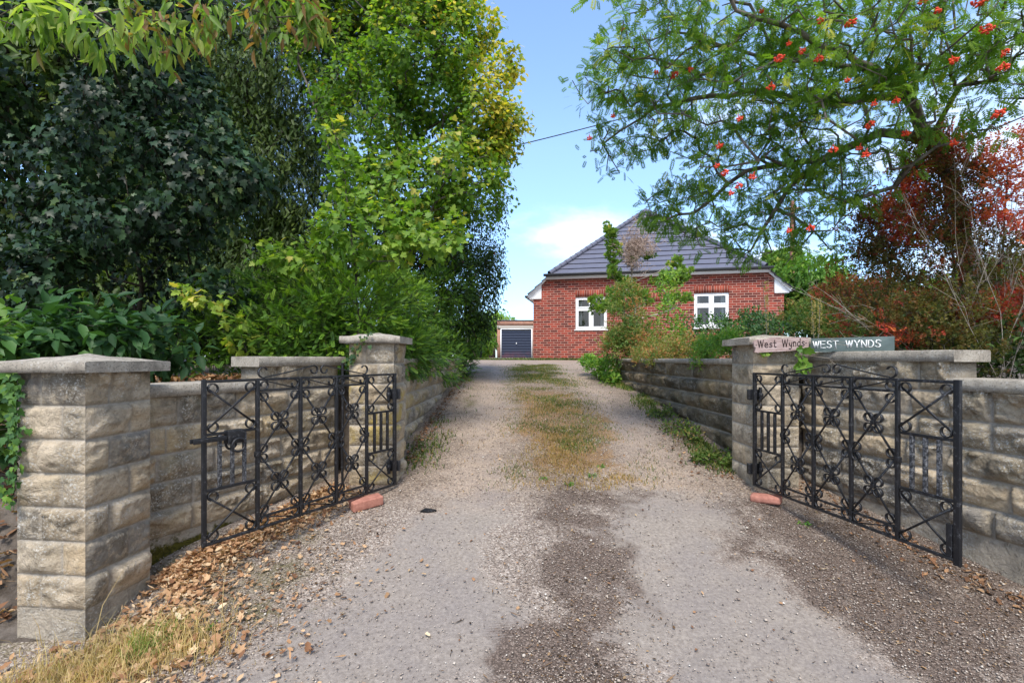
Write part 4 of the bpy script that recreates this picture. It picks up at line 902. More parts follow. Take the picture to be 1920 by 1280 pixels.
tree('dark_climber', 'dark small-leaved climber at the drive end of the hedge', 'shrub', (-1.35, 9.9, 1.1), None,
     [B(880, 460, 9.6, 48, 120, .6), B(900, 560, 9.8, 32, 80, .5), B(830, 400, 9.0, 60, 110, .6), B(935, 430, 9.6, 16, 50, .3, .07), B(915, 500, 9.7, 32, 60, .4, .2), B(790, 470, 8.6, 70, 80, .5), B(850, 520, 8.9, 60, 70, .5), B(740, 520, 8.4, 90, 60, .5), B(930, 500, 9.8, 16, 50, .3, .08), B(820, 620, 9.5, 60, 40, .5), B(945, 380, 9.6, 6, 20, .1, .01), B(700, 440, 8.2, 120, 90, .6), B(870, 600, 9.6, 40, 70, .5)], 850, 34, .24, OVAL, .065, LM['dark'], MAT_BARK_G, 105, rtip=.003, rmax=.06,
     keep=lambda p: p[:, 0] / p[:, 1] < -.004)
HB = [B(868, 560, 9.3, 26, 70, .7, .6), B(850, 520, 8.6, 40, 60, .6, .6), B(880, 630, 9.6, 22, 40, .6, .5), B(820, 560, 7.6, 40, 60, .5, .5)] + [(np.array((-1.62 - .02 * k, 4.55 + .75 * k, 1.72 + .04 * k)), np.array((.68, .62, .70)), 1.0) for k in range(7)] + [(np.array((-2.15, 4.5, 1.55)), np.array((.55, .42, .62)), .9), (np.array((-2.7, 4.35, 1.45)), np.array((.45, .40, .52)), .6), (np.array((-1.5, 4.15, 1.55)), np.array((.5, .3, .42)), .7), (np.array((-1.95, 4.05, 1.45)), np.array((.4, .25, .3)), .4), (np.array((-1.10, 5.5, 1.32)), np.array((.24, 1.3, .30)), .9), (np.array((-1.06, 4.7, 1.35)), np.array((.20, .5, .26)), .4), (np.array((-1.04, 7.4, 1.25)), np.array((.24, 1.4, .42)), .9), (np.array((-1.0, 9.2, 1.15)), np.array((.24, .8, .5)), .6)]
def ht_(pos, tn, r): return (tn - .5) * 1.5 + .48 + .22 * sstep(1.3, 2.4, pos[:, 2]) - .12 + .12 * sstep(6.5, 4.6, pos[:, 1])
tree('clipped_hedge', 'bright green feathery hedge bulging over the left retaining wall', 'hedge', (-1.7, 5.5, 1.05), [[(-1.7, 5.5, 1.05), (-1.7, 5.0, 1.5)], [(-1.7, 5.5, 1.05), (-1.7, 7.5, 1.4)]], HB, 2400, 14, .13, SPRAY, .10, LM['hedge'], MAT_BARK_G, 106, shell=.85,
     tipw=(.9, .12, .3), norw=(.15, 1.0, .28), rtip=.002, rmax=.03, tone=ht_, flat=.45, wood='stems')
def st_(pos, tn, r): return tn + .5 * sstep(3.05, 3.5, pos[:, 2])
tree('maple_sapling', 'bright lime maple sapling with pale tip rising from the hedge', 'tree', (-1.36, 4.45, 1.05), [[(-1.36, 4.45, 1.05), tuple(W(668, 560, 4.3)), tuple(W(655, 400, 4.2)), tuple(W(642, 290, 4.2)), tuple(W(622, 228, 4.2))], [tuple(W(668, 560, 4.3)), tuple(W(590, 470, 4.2)), tuple(W(600, 430, 4.2))], [tuple(W(655, 400, 4.2)), tuple(W(800, 440, 4.3)), tuple(W(860, 430, 4.3))]],
     [B(690, 440, 4.2, 110, 60, .3, 1), B(800, 440, 4.3, 75, 38, .25, .5), B(640, 340, 4.2, 35, 50, .15, .18), B(720, 340, 4.3, 70, 50, .2, .28), B(560, 490, 4.1, 60, 22, .2, .2), B(520, 480, 4.1, 40, 16, .1, .08), B(625, 240, 4.2, 9, 26, .05, .03), B(830, 290, 4.6, 50, 50, .2, .12)],
     210, 10, .12, MAPLE, .062, LM['sap'], MAT_BARK, 107, shell=.6, tipw=(.6, -.35, .45), norw=(.3, 1, .35), rtip=.0018, rmax=.011, tone=st_, seg=.15, jit=.02)
tree('low_maple_branch', 'small pale maple seedling between the ivy and the hedge', 'sapling', tuple(W(470, 690, 3.95)), [[W(470, 690, 3.95), W(440, 590, 3.95), W(350, 545, 3.9)]],
     [B(390, 560, 3.9, 45, 12, .1), B(340, 545, 3.9, 14, 10, .05), B(440, 610, 3.9, 25, 14, .08), B(450, 640, 3.9, 20, 18, .08)], 24, 6, .06, MAPLE, .06, LM['sap'], MAT_BARK, 108, tone=lambda p, t, r: t + .3, rtip=.0012, rmax=.006, seg=.12, jit=.015)
tree('broad_leaf_shrub', 'broad-leaved green shrub growing behind the nearest left pillar', 'shrub', (-2.9, 3.5, .95), None,
     [B(140, 625, 3.05, 150, 50, .22, 1), B(230, 640, 3.2, 120, 55, .25, 1), B(330, 670, 3.4, 60, 30, .2, .35), B(60, 640, 2.9, 60, 60, .2, .5), B(-40, 700, 2.7, 70, 120, .2, .5), B(18, 700, 2.75, 36, 60, .15, .3), B(20, 810, 2.75, 26, 60, .12, .25), B(100, 690, 3.2, 120, 50, .2, .5)], 200, 8, .12, OVAL, .105, LM['shrub'], MAT_BARK, 109, shell=.5, tipw=(.7, -.25, .5), norw=(.3, 1, .35), rtip=.0015, rmax=.02,
     tone=lambda p, t, r: t * .8 + .45 * sstep(50, 10, 960 + p[:, 0] / p[:, 1] * F), seg=.16, jit=.03, keep=lambda p: ~((p[:, 0] > -2.34) & (p[:, 1] < 2.62)))
tree('overhanging_tree', 'tree rooted out of view whose long pale leaves hang in at top left', 'tree', (-4.2, 1.7, .1), [[(-4.2, 1.7, .1), (-4.1, 1.8, 2.4), (-3.7, 2.0, 3.5), W(60, -30, 2.4), W(180, 30, 2.35), W(240, 75, 2.3)], [(-3.7, 2.0, 3.5), W(200, -90, 2.8), W(420, -10, 2.85), W(560, 60, 2.9)]],
     [B(90, 25, 2.35, 110, 40, .15, .6), B(190, 60, 2.3, 60, 22, .1, .25), B(20, 30, 2.3, 50, 45, .15, .25), B(330, 35, 2.8, 120, 50, .2, .7), B(520, 45, 2.9, 70, 50, .15, .5), B(450, -20, 2.9, 160, 40, .2, .5), B(280, 70, 2.8, 70, 35, .15, .3), B(590, 30, 3.0, 30, 40, .15, .2)],
     95, 8, .09, SLIM, .095, LM['ash'], MAT_BARK, 110, shell=.4, tipw=(.3, -.6, .45), norw=(.3, 1, .4), rtip=.0018, rmax=.07, seg=.12, jit=.02,
     tone=lambda p, t, r: np.where((960 + p[:, 0] / p[:, 1] * F > 230) & (r.uniform(size=len(t)) < .28), r.uniform(0, .2, len(t)), t + .22))

# hanging dead twigs under the overhanging tree are part of its own wood; climbing ivy on the pillars
def ivy_strand(label, pts, n, size, seed, mat='shrub', spread=.03, nor=(0, -1, .2), tone=.0):
    r = np.random.default_rng(seed); P = np.array(pts, float); base = P[-1].copy(); t = empty('climbing_ivy', tuple(base), 0, label=label, cat='ivy')
    u = np.linspace(0, len(P) - 1, 60); path = np.c_[[np.interp(u, np.arange(len(P)), P[:, k]) for k in range(3)]].T + r.normal(0, .004, (60, 3))
    MB().tube(path - base, .0025, 5).build('stem', MAT_BARK_G, t)
    q = path[r.integers(0, 60, n)] + r.normal(0, spread, (n, 3)) * np.array([1, .35, .7]) + np.array(nor) * .015 - base
    mb = MB(); place_leaves(mb, IVY, q, np.c_[r.normal(0, .7, n), r.normal(-.2, .2, n), r.normal(-.8, .5, n)], np.array(nor) + r.normal(0, .3, (n, 3)), size * r.uniform(.6, 1.2, n), r.normal(.55 + tone, .2, n)); mb.build('leaves', LM[mat], t)
ivy_strand('ivy strand hanging down the left edge of the nearest pillar', [(-2.175, 2.115, 1.18), (-2.185, 2.115, 1.0), (-2.17, 2.115, .86), (-2.19, 2.115, .72), (-2.205, 2.115, .62)], 120, .034, 201, spread=.019, tone=.2)
ivy_strand('small ivy sprig draped over the cap of the lichened pillar', [W(690, 625, 3.44), W(683, 641, 3.43), W(670, 655, 3.49), W(660, 672, 3.49), W(655, 682, 3.49)], 46, .032, 202, 'ivy', .018, tone=.3)
ivy_strand('bright ivy leaves hanging below the name board, at the pillar edge', [W(1500, 655, 3.36), W(1497, 668, 3.38), W(1502, 682, 3.38), W(1504, 692, 3.39)], 22, .062, 203, 'bright', .022, tone=.0)
ivy_strand('two ivy leaves peeping out under the left end of the name board', [W(1420, 658, 3.42), W(1432, 662, 3.42), W(1444, 662, 3.42)], 9, .03, 204, 'bright', .010, tone=.1)

# ------------------------------------------------------------------ trees and shrubs on the right
MAT_BARK_R = bark_mat('rowan_bark', (.07, .058, .048), (.26, .23, .20))
jn = W(1745, 262, 3.45)
rw = [[(3.4, 3.75, 1.0), W(1815, 480, 3.6), W(1785, 345, 3.5), jn], [jn, W(1700, 180, 3.3), W(1640, 130, 3.2), W(1500, 60, 3.1), W(1380, 20, 3.1)], [jn, W(1650, 248, 3.5), W(1540, 300, 3.6), W(1480, 350, 3.7), W(1430, 430, 3.8)],
      [jn, W(1800, 160, 3.2), W(1870, 90, 3.0), W(1960, 40, 2.8)], [W(1700, 180, 3.3), W(1560, 190, 3.5), W(1400, 170, 3.7), W(1230, 200, 3.9), W(1130, 270, 4.0)], [W(1640, 130, 3.2), W(1450, 110, 3.4), W(1260, 60, 3.7), W(1180, 90, 3.8)], [W(1540, 300, 3.6), W(1400, 320, 3.8), W(1300, 400, 3.9)]]
rt_, rN, rpar, rC = tree('rowan_tree', 'rowan with feathery leaves and orange-red berries arching over the right wall', 'tree', (3.4, 3.75, 1.0), rw,
     [B(1350, 40, 3.4, 210, 80, .6, .9), B(1220, 120, 3.7, 110, 80, .5, .45), B(1140, 160, 3.9, 60, 50, .3, .14), B(1400, 190, 3.6, 190, 90, .6, .8), B(1560, 80, 3.1, 200, 100, .5, .9), B(1760, 50, 2.9, 190, 90, .5, .9), B(1880, 140, 2.8, 70, 110, .4, .4), B(1600, 240, 3.3, 150, 70, .5, .5), B(1380, 310, 3.8, 150, 70, .5, .5), B(1200, 240, 3.9, 80, 50, .3, .3), B(1120, 265, 4.0, 40, 22, .15, .05), B(1150, 310, 4.0, 22, 16, .1, .02), B(1500, 370, 3.7, 110, 80, .4, .55), B(1430, 440, 3.8, 70, 50, .3, .26), B(1290, 390, 3.9, 70, 40, .25, .2), B(1230, 390, 3.95, 40, 22, .15, .1), B(1330, 440, 3.9, 50, 30, .2, .1), B(1500, -60, 3.2, 420, 70, .6, .6), B(1060, 150, 4.0, 34, 12, .1, .015), B(1620, 330, 3.4, 70, 60, .3, .12), B(1280, 455, 3.9, 12, 20, .1, .01), B(1450, 500, 3.7, 24, 26, .1, .02), B(1540, 460, 3.6, 40, 20, .1, .03)],
     1400, 7, .085, ROWAN, .088, LM['rowan'], MAT_BARK_R, 120, shell=.45, tipw=(.9, .05, .55), norw=(.2, 1, .5), rtip=.0034, rmax=.065, power=.44, seg=.13, jit=.022, kpath=.15,
     tone=lambda p, t, r: t + .1 * sstep(2.0, 3.6, p[:, 2]))
m = M('rowan_berries', .35, .5); m.base(m.ramp(m.noise(30, 2, .5), [(.3, (.62, .02, .008)), (.7, (.80, .075, .012))])); BER = m.m
def cluster_mesh(n, rad, seed):
    import bmesh
    r = np.random.default_rng(seed); bm = bmesh.new(); bmesh.ops.create_icosphere(bm, subdivisions=1, radius=.0055); V = np.array([tuple(v.co) for v in bm.verts]); bm.verts.index_update(); Fc = np.array([[v.index for v in f.verts] for f in bm.faces]); bm.free()
    c = r.normal(0, 1, (n, 3)); c = nrmz(c) * rad * (r.uniform(.3, 1, n) ** .5)[:, None] * np.array([1, 1, .55]); mb = MB()
    for k in range(n): mb.add(V * r.uniform(.8, 1.2) + c[k], Fc)
    for k in range(0, n, 4): mb.tube([(0, 0, .03), c[k] * .5 + np.array([0, 0, .01]), c[k]], .0012, 3)
    return mb
protos = [cluster_mesh(k, rr, 300 + i) for i, (k, rr) in enumerate(((34, .032), (22, .025), (14, .02)))]
meshes = []
rr = np.random.default_rng(33)
spots = [(1461, 110, 2.75, 0), (1535, 112, 2.8, 1), (1590, 150, 2.8, 2), (1632, 235, 2.9, 1), (1520, 428, 3.0, 1), (1480, 432, 3, 2), (1680, 190, 2.8, 1), (1595, 45, 2.7, 1), (1540, 38, 2.8, 2), (1850, 55, 2.5, 0), (1838, 4, 2.5, 0), (1880, 128, 2.5, 1), (1885, 100, 2.5, 1), (1730, 4, 2.6, 1), (1790, 268, 2.9, 2), (1625, 290, 2.9, 2), (1562, 282, 3, 1), (1612, 278, 3, 2), (1360, 325, 3.2, 1), (1345, 310, 3.2, 2), (1385, 350, 3.2, 1), (1372, 362, 3.2, 2), (1412, 332, 3.1, 2), (1296, 130, 3.3, 2), (1232, 135, 3.4, 2), (1265, 142, 3.4, 1), (1168, 55, 3.5, 2), (1106, 259, 3.8, 2), (1350, 273, 3.3, 2), (1388, 222, 3.1, 2), (1445, 165, 3.0, 1), (1480, 82, 2.9, 2), (1700, 250, 2.9, 2), (1760, 20, 2.6, 2), (1872, 215, 2.6, 1), (1640, 195, 2.8, 2), (1150, 218, 3.7, 2), (1790, 112, 2.6, 2), (1505, 95, 2.8, 2), (1430, 20, 3.0, 2)]
for i, (px, py, Y, k) in enumerate(spots):
    if k >= len(meshes) or meshes[k] is None:
        while len(meshes) <= k: meshes.append(None)
        o = protos[k].build('berry_cluster', BER, rt_); meshes[k] = o.data
    else:
        o = bpy.data.objects.new('berry_cluster', meshes[k]); COL.objects.link(o); o.parent = rt_
    o.location = Vector(W(px, py, Y)) - rt_.location; o.rotation_euler = tuple(rr.uniform(-.5, .5, 3)); s = rr.uniform(.85, 1.3); o.scale = (s, s, s)

def bt_(pos, tn, r):
    n = fbm(pos[:, 0] * 3.2, pos[:, 1] * 3.2, pos[:, 2] * 3.2, 77, 3); return .26 + (tn - .5) * .7 + sstep(.50, .62, n) * .62 + .12 * sstep(1.4, 2.6, pos[:, 2])
tree('barberry', 'red and bronze leaved barberry bush behind the right wall', 'shrub', (3.2, 3.6, 1.05), [[(3.2, 3.6, 1.05), W(1790, 500, 3.4), W(1760, 330, 3.4)], [(3.2, 3.6, 1.05), W(1700, 520, 3.5), W(1640, 420, 3.6)], [(3.2, 3.6, 1.05), W(1880, 480, 3.2), W(1890, 320, 3.1)]],
     [B(1770, 370, 3.4, 80, 90, .25, .8), B(1700, 450, 3.5, 70, 90, .3, .8), B(1650, 440, 3.6, 50, 60, .2, .55), B(1740, 310, 3.4, 40, 50, .15, .3), B(1830, 500, 3.3, 70, 110, .3, .8), B(1760, 600, 3.2, 110, 60, .3, .9), B(1660, 590, 3.5, 80, 60, .3, .5), B(1890, 330, 3.1, 60, 90, .25, .5), B(1900, 520, 3.1, 60, 120, .3, .5), B(1820, 660, 3.0, 60, 40, .2, .3), B(1760, 280, 3.4, 30, 40, .12, .1), B(1870, 600, 3.2, 60, 80, .25, .5), B(1620, 520, 3.8, 50, 60, .3, .2)],
     820, 12, .10, BERB, .060, LM['berb'], MAT_BARK, 121, shell=.5, tipw=(.5, .6, .4), norw=(.3, .6, .8), rtip=.0016, rmax=.02, tone=bt_, seg=.16, jit=.02, wood='stems', kpath=.15)
# bare twiggy bush: only stems
def twig_bush(name, label, cat, base, n, lo, hi, L, lean, mat, seed, rad=.0035, subs=7, up=1.0):
    r = np.random.default_rng(seed); base = np.array(base, float); t = empty(name, tuple(base), 0, label=label, cat=cat); mb = MB()
    for k in range(n):
        a = base + r.uniform(-1, 1, 3) * np.array([lo, lo * .6, 0]); d = np.array([lean[0] + r.normal(0, hi), r.normal(0, hi * .6), up]); d /= np.linalg.norm(d); ll = L * r.uniform(.55, 1.05)
        P = [a - base]; 
        for s in range(7): d = nrmz(d + r.normal(0, .10, 3) + np.array([lean[1] * .05, 0, -.02])); P.append(P[-1] + d * ll / 7)
        mb.tube(P, np.linspace(rad, rad * .35, 8), 4)
        for s in range(subs):
            i = r.integers(2, 8); q = nrmz(d + r.normal(0, .55, 3)); l2 = ll * r.uniform(.08, .25); mid = P[i] + q * l2 * .5 + r.normal(0, .01, 3); end = mid + nrmz(q + r.normal(0, .3, 3)) * l2 * .5
            mb.tube([P[i], mid, end], [rad * .5, rad * .38, rad * .25], 3)
            if r.uniform() < .7: mb.tube([mid, mid + nrmz(q + r.normal(0, .8, 3)) * l2 * .45], [rad * .35, rad * .2], 3)
    mb.build('twigs', mat, t); return t
twig_bush('bare_bush', 'bare grey upright twiggy bush at the right edge', 'shrub', (3.12, 3.0, 1.1), 46, .24, .20, 1.5, (.10, .3), MAT_BARK_P, 401, .0026, 11)
twig_bush('arching_dead_stems', 'pale dead stems arching left out of the red barberry', 'dead stems', (2.95, 3.35, 1.12), 11, .15, .3, 1.15, (-1.1, -1.8), MAT_BARK_P, 402, .0035, 6, .75)

# garden plants behind the right hand retaining wall, each clump its own plant
def plant(label, blobs, n, per, rc, tmpl, size, mat, seed, tone=0.0, name='garden_plant', cat='garden plant', stems=14, **k):
    c = np.mean([b[0] for b in blobs], axis=0); base = (c[0], c[1], float(bed_z(c[0], c[1])) if k.pop('bed', True) else float(ground_z(c[0], c[1])))
    base = (base[0], base[1], min(base[2], c[2] - .05))
    return tree(name, label, cat, base, None, blobs, n, per, rc, tmpl, size, LM[mat], MAT_BARK_P if k.pop('pale', False) else MAT_BARK, seed, rtip=.0014, rmax=.012, tone=lambda p, t, r: t + tone, seg=.18, jit=.02, wood='stems', tipw=k.pop('tipw', (.5, .5, .45)), **k)
plant('feathery green plant with orange tips in front of the house, beside the window', [B(1175, 590, 8.2, 34, 60, .4), B(1160, 650, 7.8, 30, 30, .3), B(1200, 640, 7.8, 40, 40, .4)], 150, 12, .12, HERB, .13, 'herb', 131, .08)
plant('tall thin green and yellow shrub in the middle of the house front', [B(1255, 600, 8.0, 26, 50, .3), B(1245, 550, 8.2, 18, 35, .2), B(1262, 520, 8.3, 10, 20, .15), B(1270, 640, 7.6, 34, 30, .3)], 120, 12, .11, OVAL, .06, 'bright', 132, .15)
plant('low spreading herb with brown seed heads along the wall top', [B(1290, 655, 6.4, 60, 18, .35), B(1240, 660, 6.8, 50, 18, .3), B(1220, 672, 6.2, 30, 10, .2)], 130, 12, .10, HERB, .09, 'herb', 133, .22, pale=True)
plant('bright yellow-green plant spilling over the wall next to the right pillar', [B(1345, 655, 4.9, 38, 22, .2), B(1320, 668, 4.7, 22, 16, .15), B(1365, 640, 5.0, 28, 16, .2)], 90, 10, .07, HERB, .075, 'bright', 134, .1)
plant('grey-green bush below the right house window', [B(1340, 620, 7.4, 60, 26, .4), B(1400, 618, 7.0, 50, 26, .4)], 130, 12, .12, OVAL, .06, 'shrub', 135, .1)
plant('dark bush with small leaves right behind the name board', [B(1440, 615, 5.6, 45, 22, .3), B(1490, 620, 5.2, 45, 22, .3), B(1420, 600, 6.4, 30, 20, .3)], 130, 12, .10, OVAL, .045, 'shrub', 136, .05)
plant('bronze and olive bush behind the slate name plate', [B(1560, 612, 4.9, 60, 28, .3), B(1610, 620, 4.6, 50, 26, .3), B(1520, 590, 5.2, 50, 22, .3)], 170, 12, .10, HERB, .07, 'herb', 137, .0)
plant('red-brown leaved bush under the arching dead stems', [B(1620, 560, 5.0, 60, 40, .3), B(1575, 560, 5.4, 40, 26, .3)], 110, 12, .11, BERB, .07, 'berb', 138, -.02)
plant('dark green shrub low behind the stepped end of the right wall', [B(1860, 680, 3.1, 70, 40, .2), B(1790, 650, 3.3, 70, 30, .2), B(1930, 650, 2.9, 50, 60, .2), B(1700, 640, 3.6, 60, 22, .2), B(2030, 640, 3.1, 80, 60, .25), B(2200, 650, 3.1, 100, 60, .25)], 280, 10, .09, OVAL, .045, 'dark', 139, .05)
for i, (px, py, ln) in enumerate(((1525, 628, .34), (1537, 628, .36), (1601, 632, .42), (1437, 622, .50), (1627, 632, .26))):
    p = W(px, py, 4.7); base = (p[0], p[1], p[2] - .25); r = np.random.default_rng(500 + i); t = empty('flower_spike', base, 0, label='thin pale mullein seed spike standing above the plants behind the right wall', cat='plant', group='mullein seed spikes')
    MB().tube([(0, 0, 0), (r.normal(0, .01), 0, ln * .6), (r.normal(0, .02), 0, ln + .25)], [.004, .004, .002], 5).build('stem', MAT_BARK_P, t)
    n = 130; zz = r.uniform(.25, ln + .24, n); mb = MB(); a = r.uniform(0, 6.28, n); place_leaves(mb, OVAL, np.c_[.008 * np.cos(a), .008 * np.sin(a), zz], np.c_[np.cos(a), np.sin(a), np.full(n, .8)], r.normal(size=(n, 3)), .02, r.uniform(.75, .85, n)); mb.build('seed_heads', LM['straw'], t)
MAT_TWIG = bark_mat('pinkish_dead_twigs', (.34, .24, .19), (.55, .43, .36))
# juniper in front of the house
jb = W(1193, 690, 9.6); jc = [[jb, W(1193, 600, 9.6), W(1184, 530, 9.6), W(1190, 440, 9.6)], [W(1193, 600, 9.6), W(1150, 575, 9.6), W(1125, 565, 9.6)], [W(1184, 530, 9.6), W(1235, 510, 9.6), W(1262, 490, 9.6)], [W(1193, 600, 9.6), W(1260, 580, 9.6)]]
JB = [B(1143, 435, 9.6, 9, 16, .15, .1), B(1149, 470, 9.6, 13, 20, .2, .16), B(1150, 505, 9.6, 11, 20, .15, .12), B(1122, 572, 9.5, 16, 14, .2, .14), B(1148, 556, 9.6, 18, 14, .2, .16), B(1180, 552, 9.7, 26, 15, .25, .3), B(1150, 572, 9.6, 26, 14, .2, .2), B(1210, 560, 9.6, 16, 12, .2, .12), B(1265, 495, 9.7, 16, 9, .15, .08), B(1262, 522, 9.6, 26, 9, .2, .16), B(1285, 510, 9.6, 10, 12, .15, .08), B(1185, 480, 9.6, 9, 12, .1, .05), B(1220, 485, 9.6, 12, 6, .1, .05), B(1235, 530, 9.6, 16, 8, .15, .1), B(1272, 560, 9.6, 26, 7, .2, .09), B(1170, 530, 9.7, 14, 8, .1, .06)]
jt, jN, jp, jC = tree('juniper_tree', 'gnarled half-dead juniper with tufted green clumps before the house', 'tree', tuple(jb), jc, JB, 260, 12, .075, JUNI, .085, LM['juni'], MAT_BARK_P, 140, shell=.5, tipw=(.6, .9, .35), norw=(1, .2, .6), rtip=.0045, rmax=.045, seg=.2, jit=.03, kpath=.2)
r = np.random.default_rng(9); mb = MB(); cc = W(1192, 468, 9.5) - jb
for k in range(1700):
    a = nrmz(r.normal(size=3)) * r.uniform(0, 1) ** .6 * np.array([.40, .25, .46]); a = cc + a * (.45 + 1.1 * float(vnoise(a[0] * 5, a[2] * 5, 0, 3)))
    if vnoise(a[0] * 7, a[1] * 7, a[2] * 7, 5) < .42: continue
    d = nrmz(r.normal(size=3) + np.array([0, 0, .5])); mb.tube([a, a + d * .08, a + d * .12 + r.normal(0, .04, 3)], [.0045, .0035, .0025], 3)
mb.build('dead_twigs', MAT_TWIG, jt)
# trees beyond the garden
tree('back_hedge', 'low dark hedge line seen in the gap under the ivy, beyond the left pillars', 'hedge', (-5.5, 11, 1.2), [[(-5.5, 11, 1.2), (-5.5, 11, 1.6)]], [(np.array((x, 11.2 + .2 * x, 1.75)), np.array((1.2, .5, .85)), 1) for x in (-12, -10, -8, -6.2, -4.6, -3.4, -2.6)], 420, 20, .4, OVAL, .2, LM['dark'], MAT_BARK_G, 156, rtip=.006, rmax=.03, wood='stems', kpath=.1)
def far_tree(label, blobs, n, mat, seed, tmpl=OVAL, size=.3, tone=0.0, per=24, rc=.6): 
    c = np.mean([b[0] for b in blobs], axis=0); return tree('garden_tree', label, 'tree', (c[0], c[1], 1.3), None, blobs, n, per, rc, tmpl, size, LM[mat], MAT_BARK_G, seed, rtip=.012, rmax=.2, tone=lambda p, t, r: t + tone)
far_tree('bright green rounded tree right of the house', [B(1520, 520, 15, 40, 40, 1), B(1550, 560, 15, 50, 50, 1), B(1490, 570, 16, 40, 40, 1)], 260, 'bright', 150, size=.15, tone=.0, per=34, rc=.5)
far_tree('pale hazy conifer behind the right house eaves', [B(1465, 520, 24, 26, 40, 1), B(1450, 560, 24, 40, 40, 1)], 150, 'juni', 151, JUNI, .4, -.05)
far_tree('dark green tree between the bright tree and the barberry', [B(1590, 590, 17, 60, 45, 1), B(1660, 590, 18, 60, 60, 1)], 200, 'dark', 152, size=.22, per=30)
far_tree('big dark tree beyond the far right corner of the garden', [B(2050, 520, 12, 120, 150, 1.2), B(2250, 540, 12, 140, 130, 1.2)], 200, 'dark', 157, size=.2, per=30)
far_tree('distant tree mass behind the barberry at far right', [B(1760, 600, 20, 90, 70, 1.5), B(1880, 580, 20, 90, 90, 1.5)], 150, 'hedge', 153, size=.45, rc=.9)
far_tree('yellow-green tree over the fence left of the garage', [B(922, 612, 42, 22, 26, 1.5), B(945, 618, 44, 16, 24, 1.5)], 90, 'bright', 154, size=.32, tone=.25, rc=.9, per=34)
far_tree('light green bush at the end of the left hedge, before the fence', [B(905, 640, 22, 16, 22, .6), B(898, 620, 20, 16, 26, .6)], 80, 'bright', 155, size=.2, tone=.0, rc=.35)
mp_ = M('reddish_pole_wood', .9, .1); mp_.base(mp_.ramp(mp_.noise(4, 5, .7), [(.3, (.22, .10, .07)), (.7, (.34, .17, .12))]))
pl = empty('utility_pole', (12.9, 22.1, 1.2), 0, label='reddish brown wooden utility pole right of the house', cat='utility pole'); MB().tube([(0, 0, -.5), (0, 0, 3), (0.01, 0, 7.3)], [.12, .11, .085], 10).build('shaft', mp_.m, pl); MB().bbox((-.35, -.05, 6.9), (.35, .05, 7.0), .01).build('crossarm', mp_.m, pl)
A0, A1 = W(430, 370, 11), W(1700, 60, 7.5); tt = np.linspace(0, 1, 60); cab = A0 + (A1 - A0) * tt[:, None]; cab[:, 2] -= .35 * 4 * tt * (1 - tt)
off = W(1060, 228, np.interp(1060, [430, 1700], [11, 7.5])); 
tag(MB().tube(cab, .0095, 5).build('overhead_cable', BLK), 'black overhead cable crossing the sky from the maple to the rowan', 'cable')

# ------------------------------------------------------------------ ground cover
def scatter_ok(x, y): return (x > left_edge(y) + .03) & (x < right_edge(y) - .03)
r = np.random.default_rng(600)
# fallen leaves
def litter(n, cx, cy, sx, sy, smin, smax, tone0, pile=.03):
    x = r.normal(cx, sx, n); y = r.normal(cy, sy, n); return x, y, r.uniform(smin, smax, n), r.normal(tone0, .2, n), r.uniform(0, pile, n)
Ls = []
NL = 4200; t = r.uniform(0, 1, NL); q = np.abs(r.normal(0, .17, NL))
wx = -1.84 + .54 * t; wy = 2.45 + 1.05 * t; Ls.append((wx + q * .9, wy - q * .45, r.uniform(.010, .038, NL), r.normal(.58, .24, NL), r.exponential(.006, NL) * np.exp(-q * 4)))
Ls.append(litter(1100, -1.62, 2.13, .15, .20, .012, .042, .62)); Ls.append(litter(500, -1.2, 2.35, .3, .3, .012, .03, .55, .008)); Ls.append(litter(420, -1.55, 1.85, .3, .12, .02, .05, .6, .02))
t = r.uniform(0, 1, 1700) ** 1.3; Ls.append((-.97 + np.abs(r.normal(0, .11, 1700)), 3.9 + 5.0 * t, r.uniform(.015, .035, 1700), r.normal(.22, .15, 1700), r.uniform(0, .015, 1700)))
Ls.append((r.uniform(-1.0, 2.4, 420), r.uniform(1.7, 6, 420), r.uniform(.008, .022, 420), r.normal(.5, .25, 420), np.zeros(420)))
Ls.append((1.72 - np.abs(r.normal(0, .15, 260)), r.uniform(3.6, 5, 260), r.uniform(.015, .035, 260), r.normal(.35, .2, 260), np.zeros(260)))
t = r.uniform(0, 1, 420); Ls.append((2.18 + .27 * t - np.abs(r.normal(0, .12, 420)), 3.55 - 1.4 * t, r.uniform(.012, .035, 420), r.normal(.35, .2, 420), np.zeros(420)))
Ls.append((r.uniform(-3.6, -2.3, 1000), r.uniform(2.2, 3.4, 1000), r.uniform(.03, .07, 1000), r.normal(.35, .2, 1000), r.uniform(0, .03, 1000)))
Ls.append((r.uniform(-3.0, -1.55, 1300), r.uniform(2.95, 4.1, 1300), r.uniform(.03, .07, 1300), r.normal(.35, .2, 1300), r.uniform(0, .04, 1300)))
x, y, s, tn, h = [np.concatenate(k) for k in zip(*Ls)]; gz0 = ground_z(x, y)
inpil = (x > -2.21) & (x < -1.83) & (y > 2.08) & (y < 2.47); onwall = (ground_z(x + .1, y) - ground_z(x - .1, y)); ok = ~inpil & ~((x < left_edge(y) + .2) & (x > left_edge(y) - .12) & (y > 2.46) & (y < 9)) & ~((x > right_edge(y) - .13) & (y > 1)); x, y, s, tn, h, gz0 = [k[ok] for k in (x, y, s, tn, h, gz0)]
n = len(x); mb = MB(); nr = np.c_[r.normal(0, .35, n), r.normal(0, .35, n), np.ones(n)]
lv1 = fan([(0, 0), (.22, .02), (.38, .25), (.25, .45), (.32, .7), (0, 1.0)], (0, .4), .0, .45)
hf = r.uniform(size=n); curl = fan([(0, 0), (.16, -.08), (.40, .10), (.22, .30), (.42, .55), (.15, .60), (0, 1.0)], (0, .35), -.45, .55)
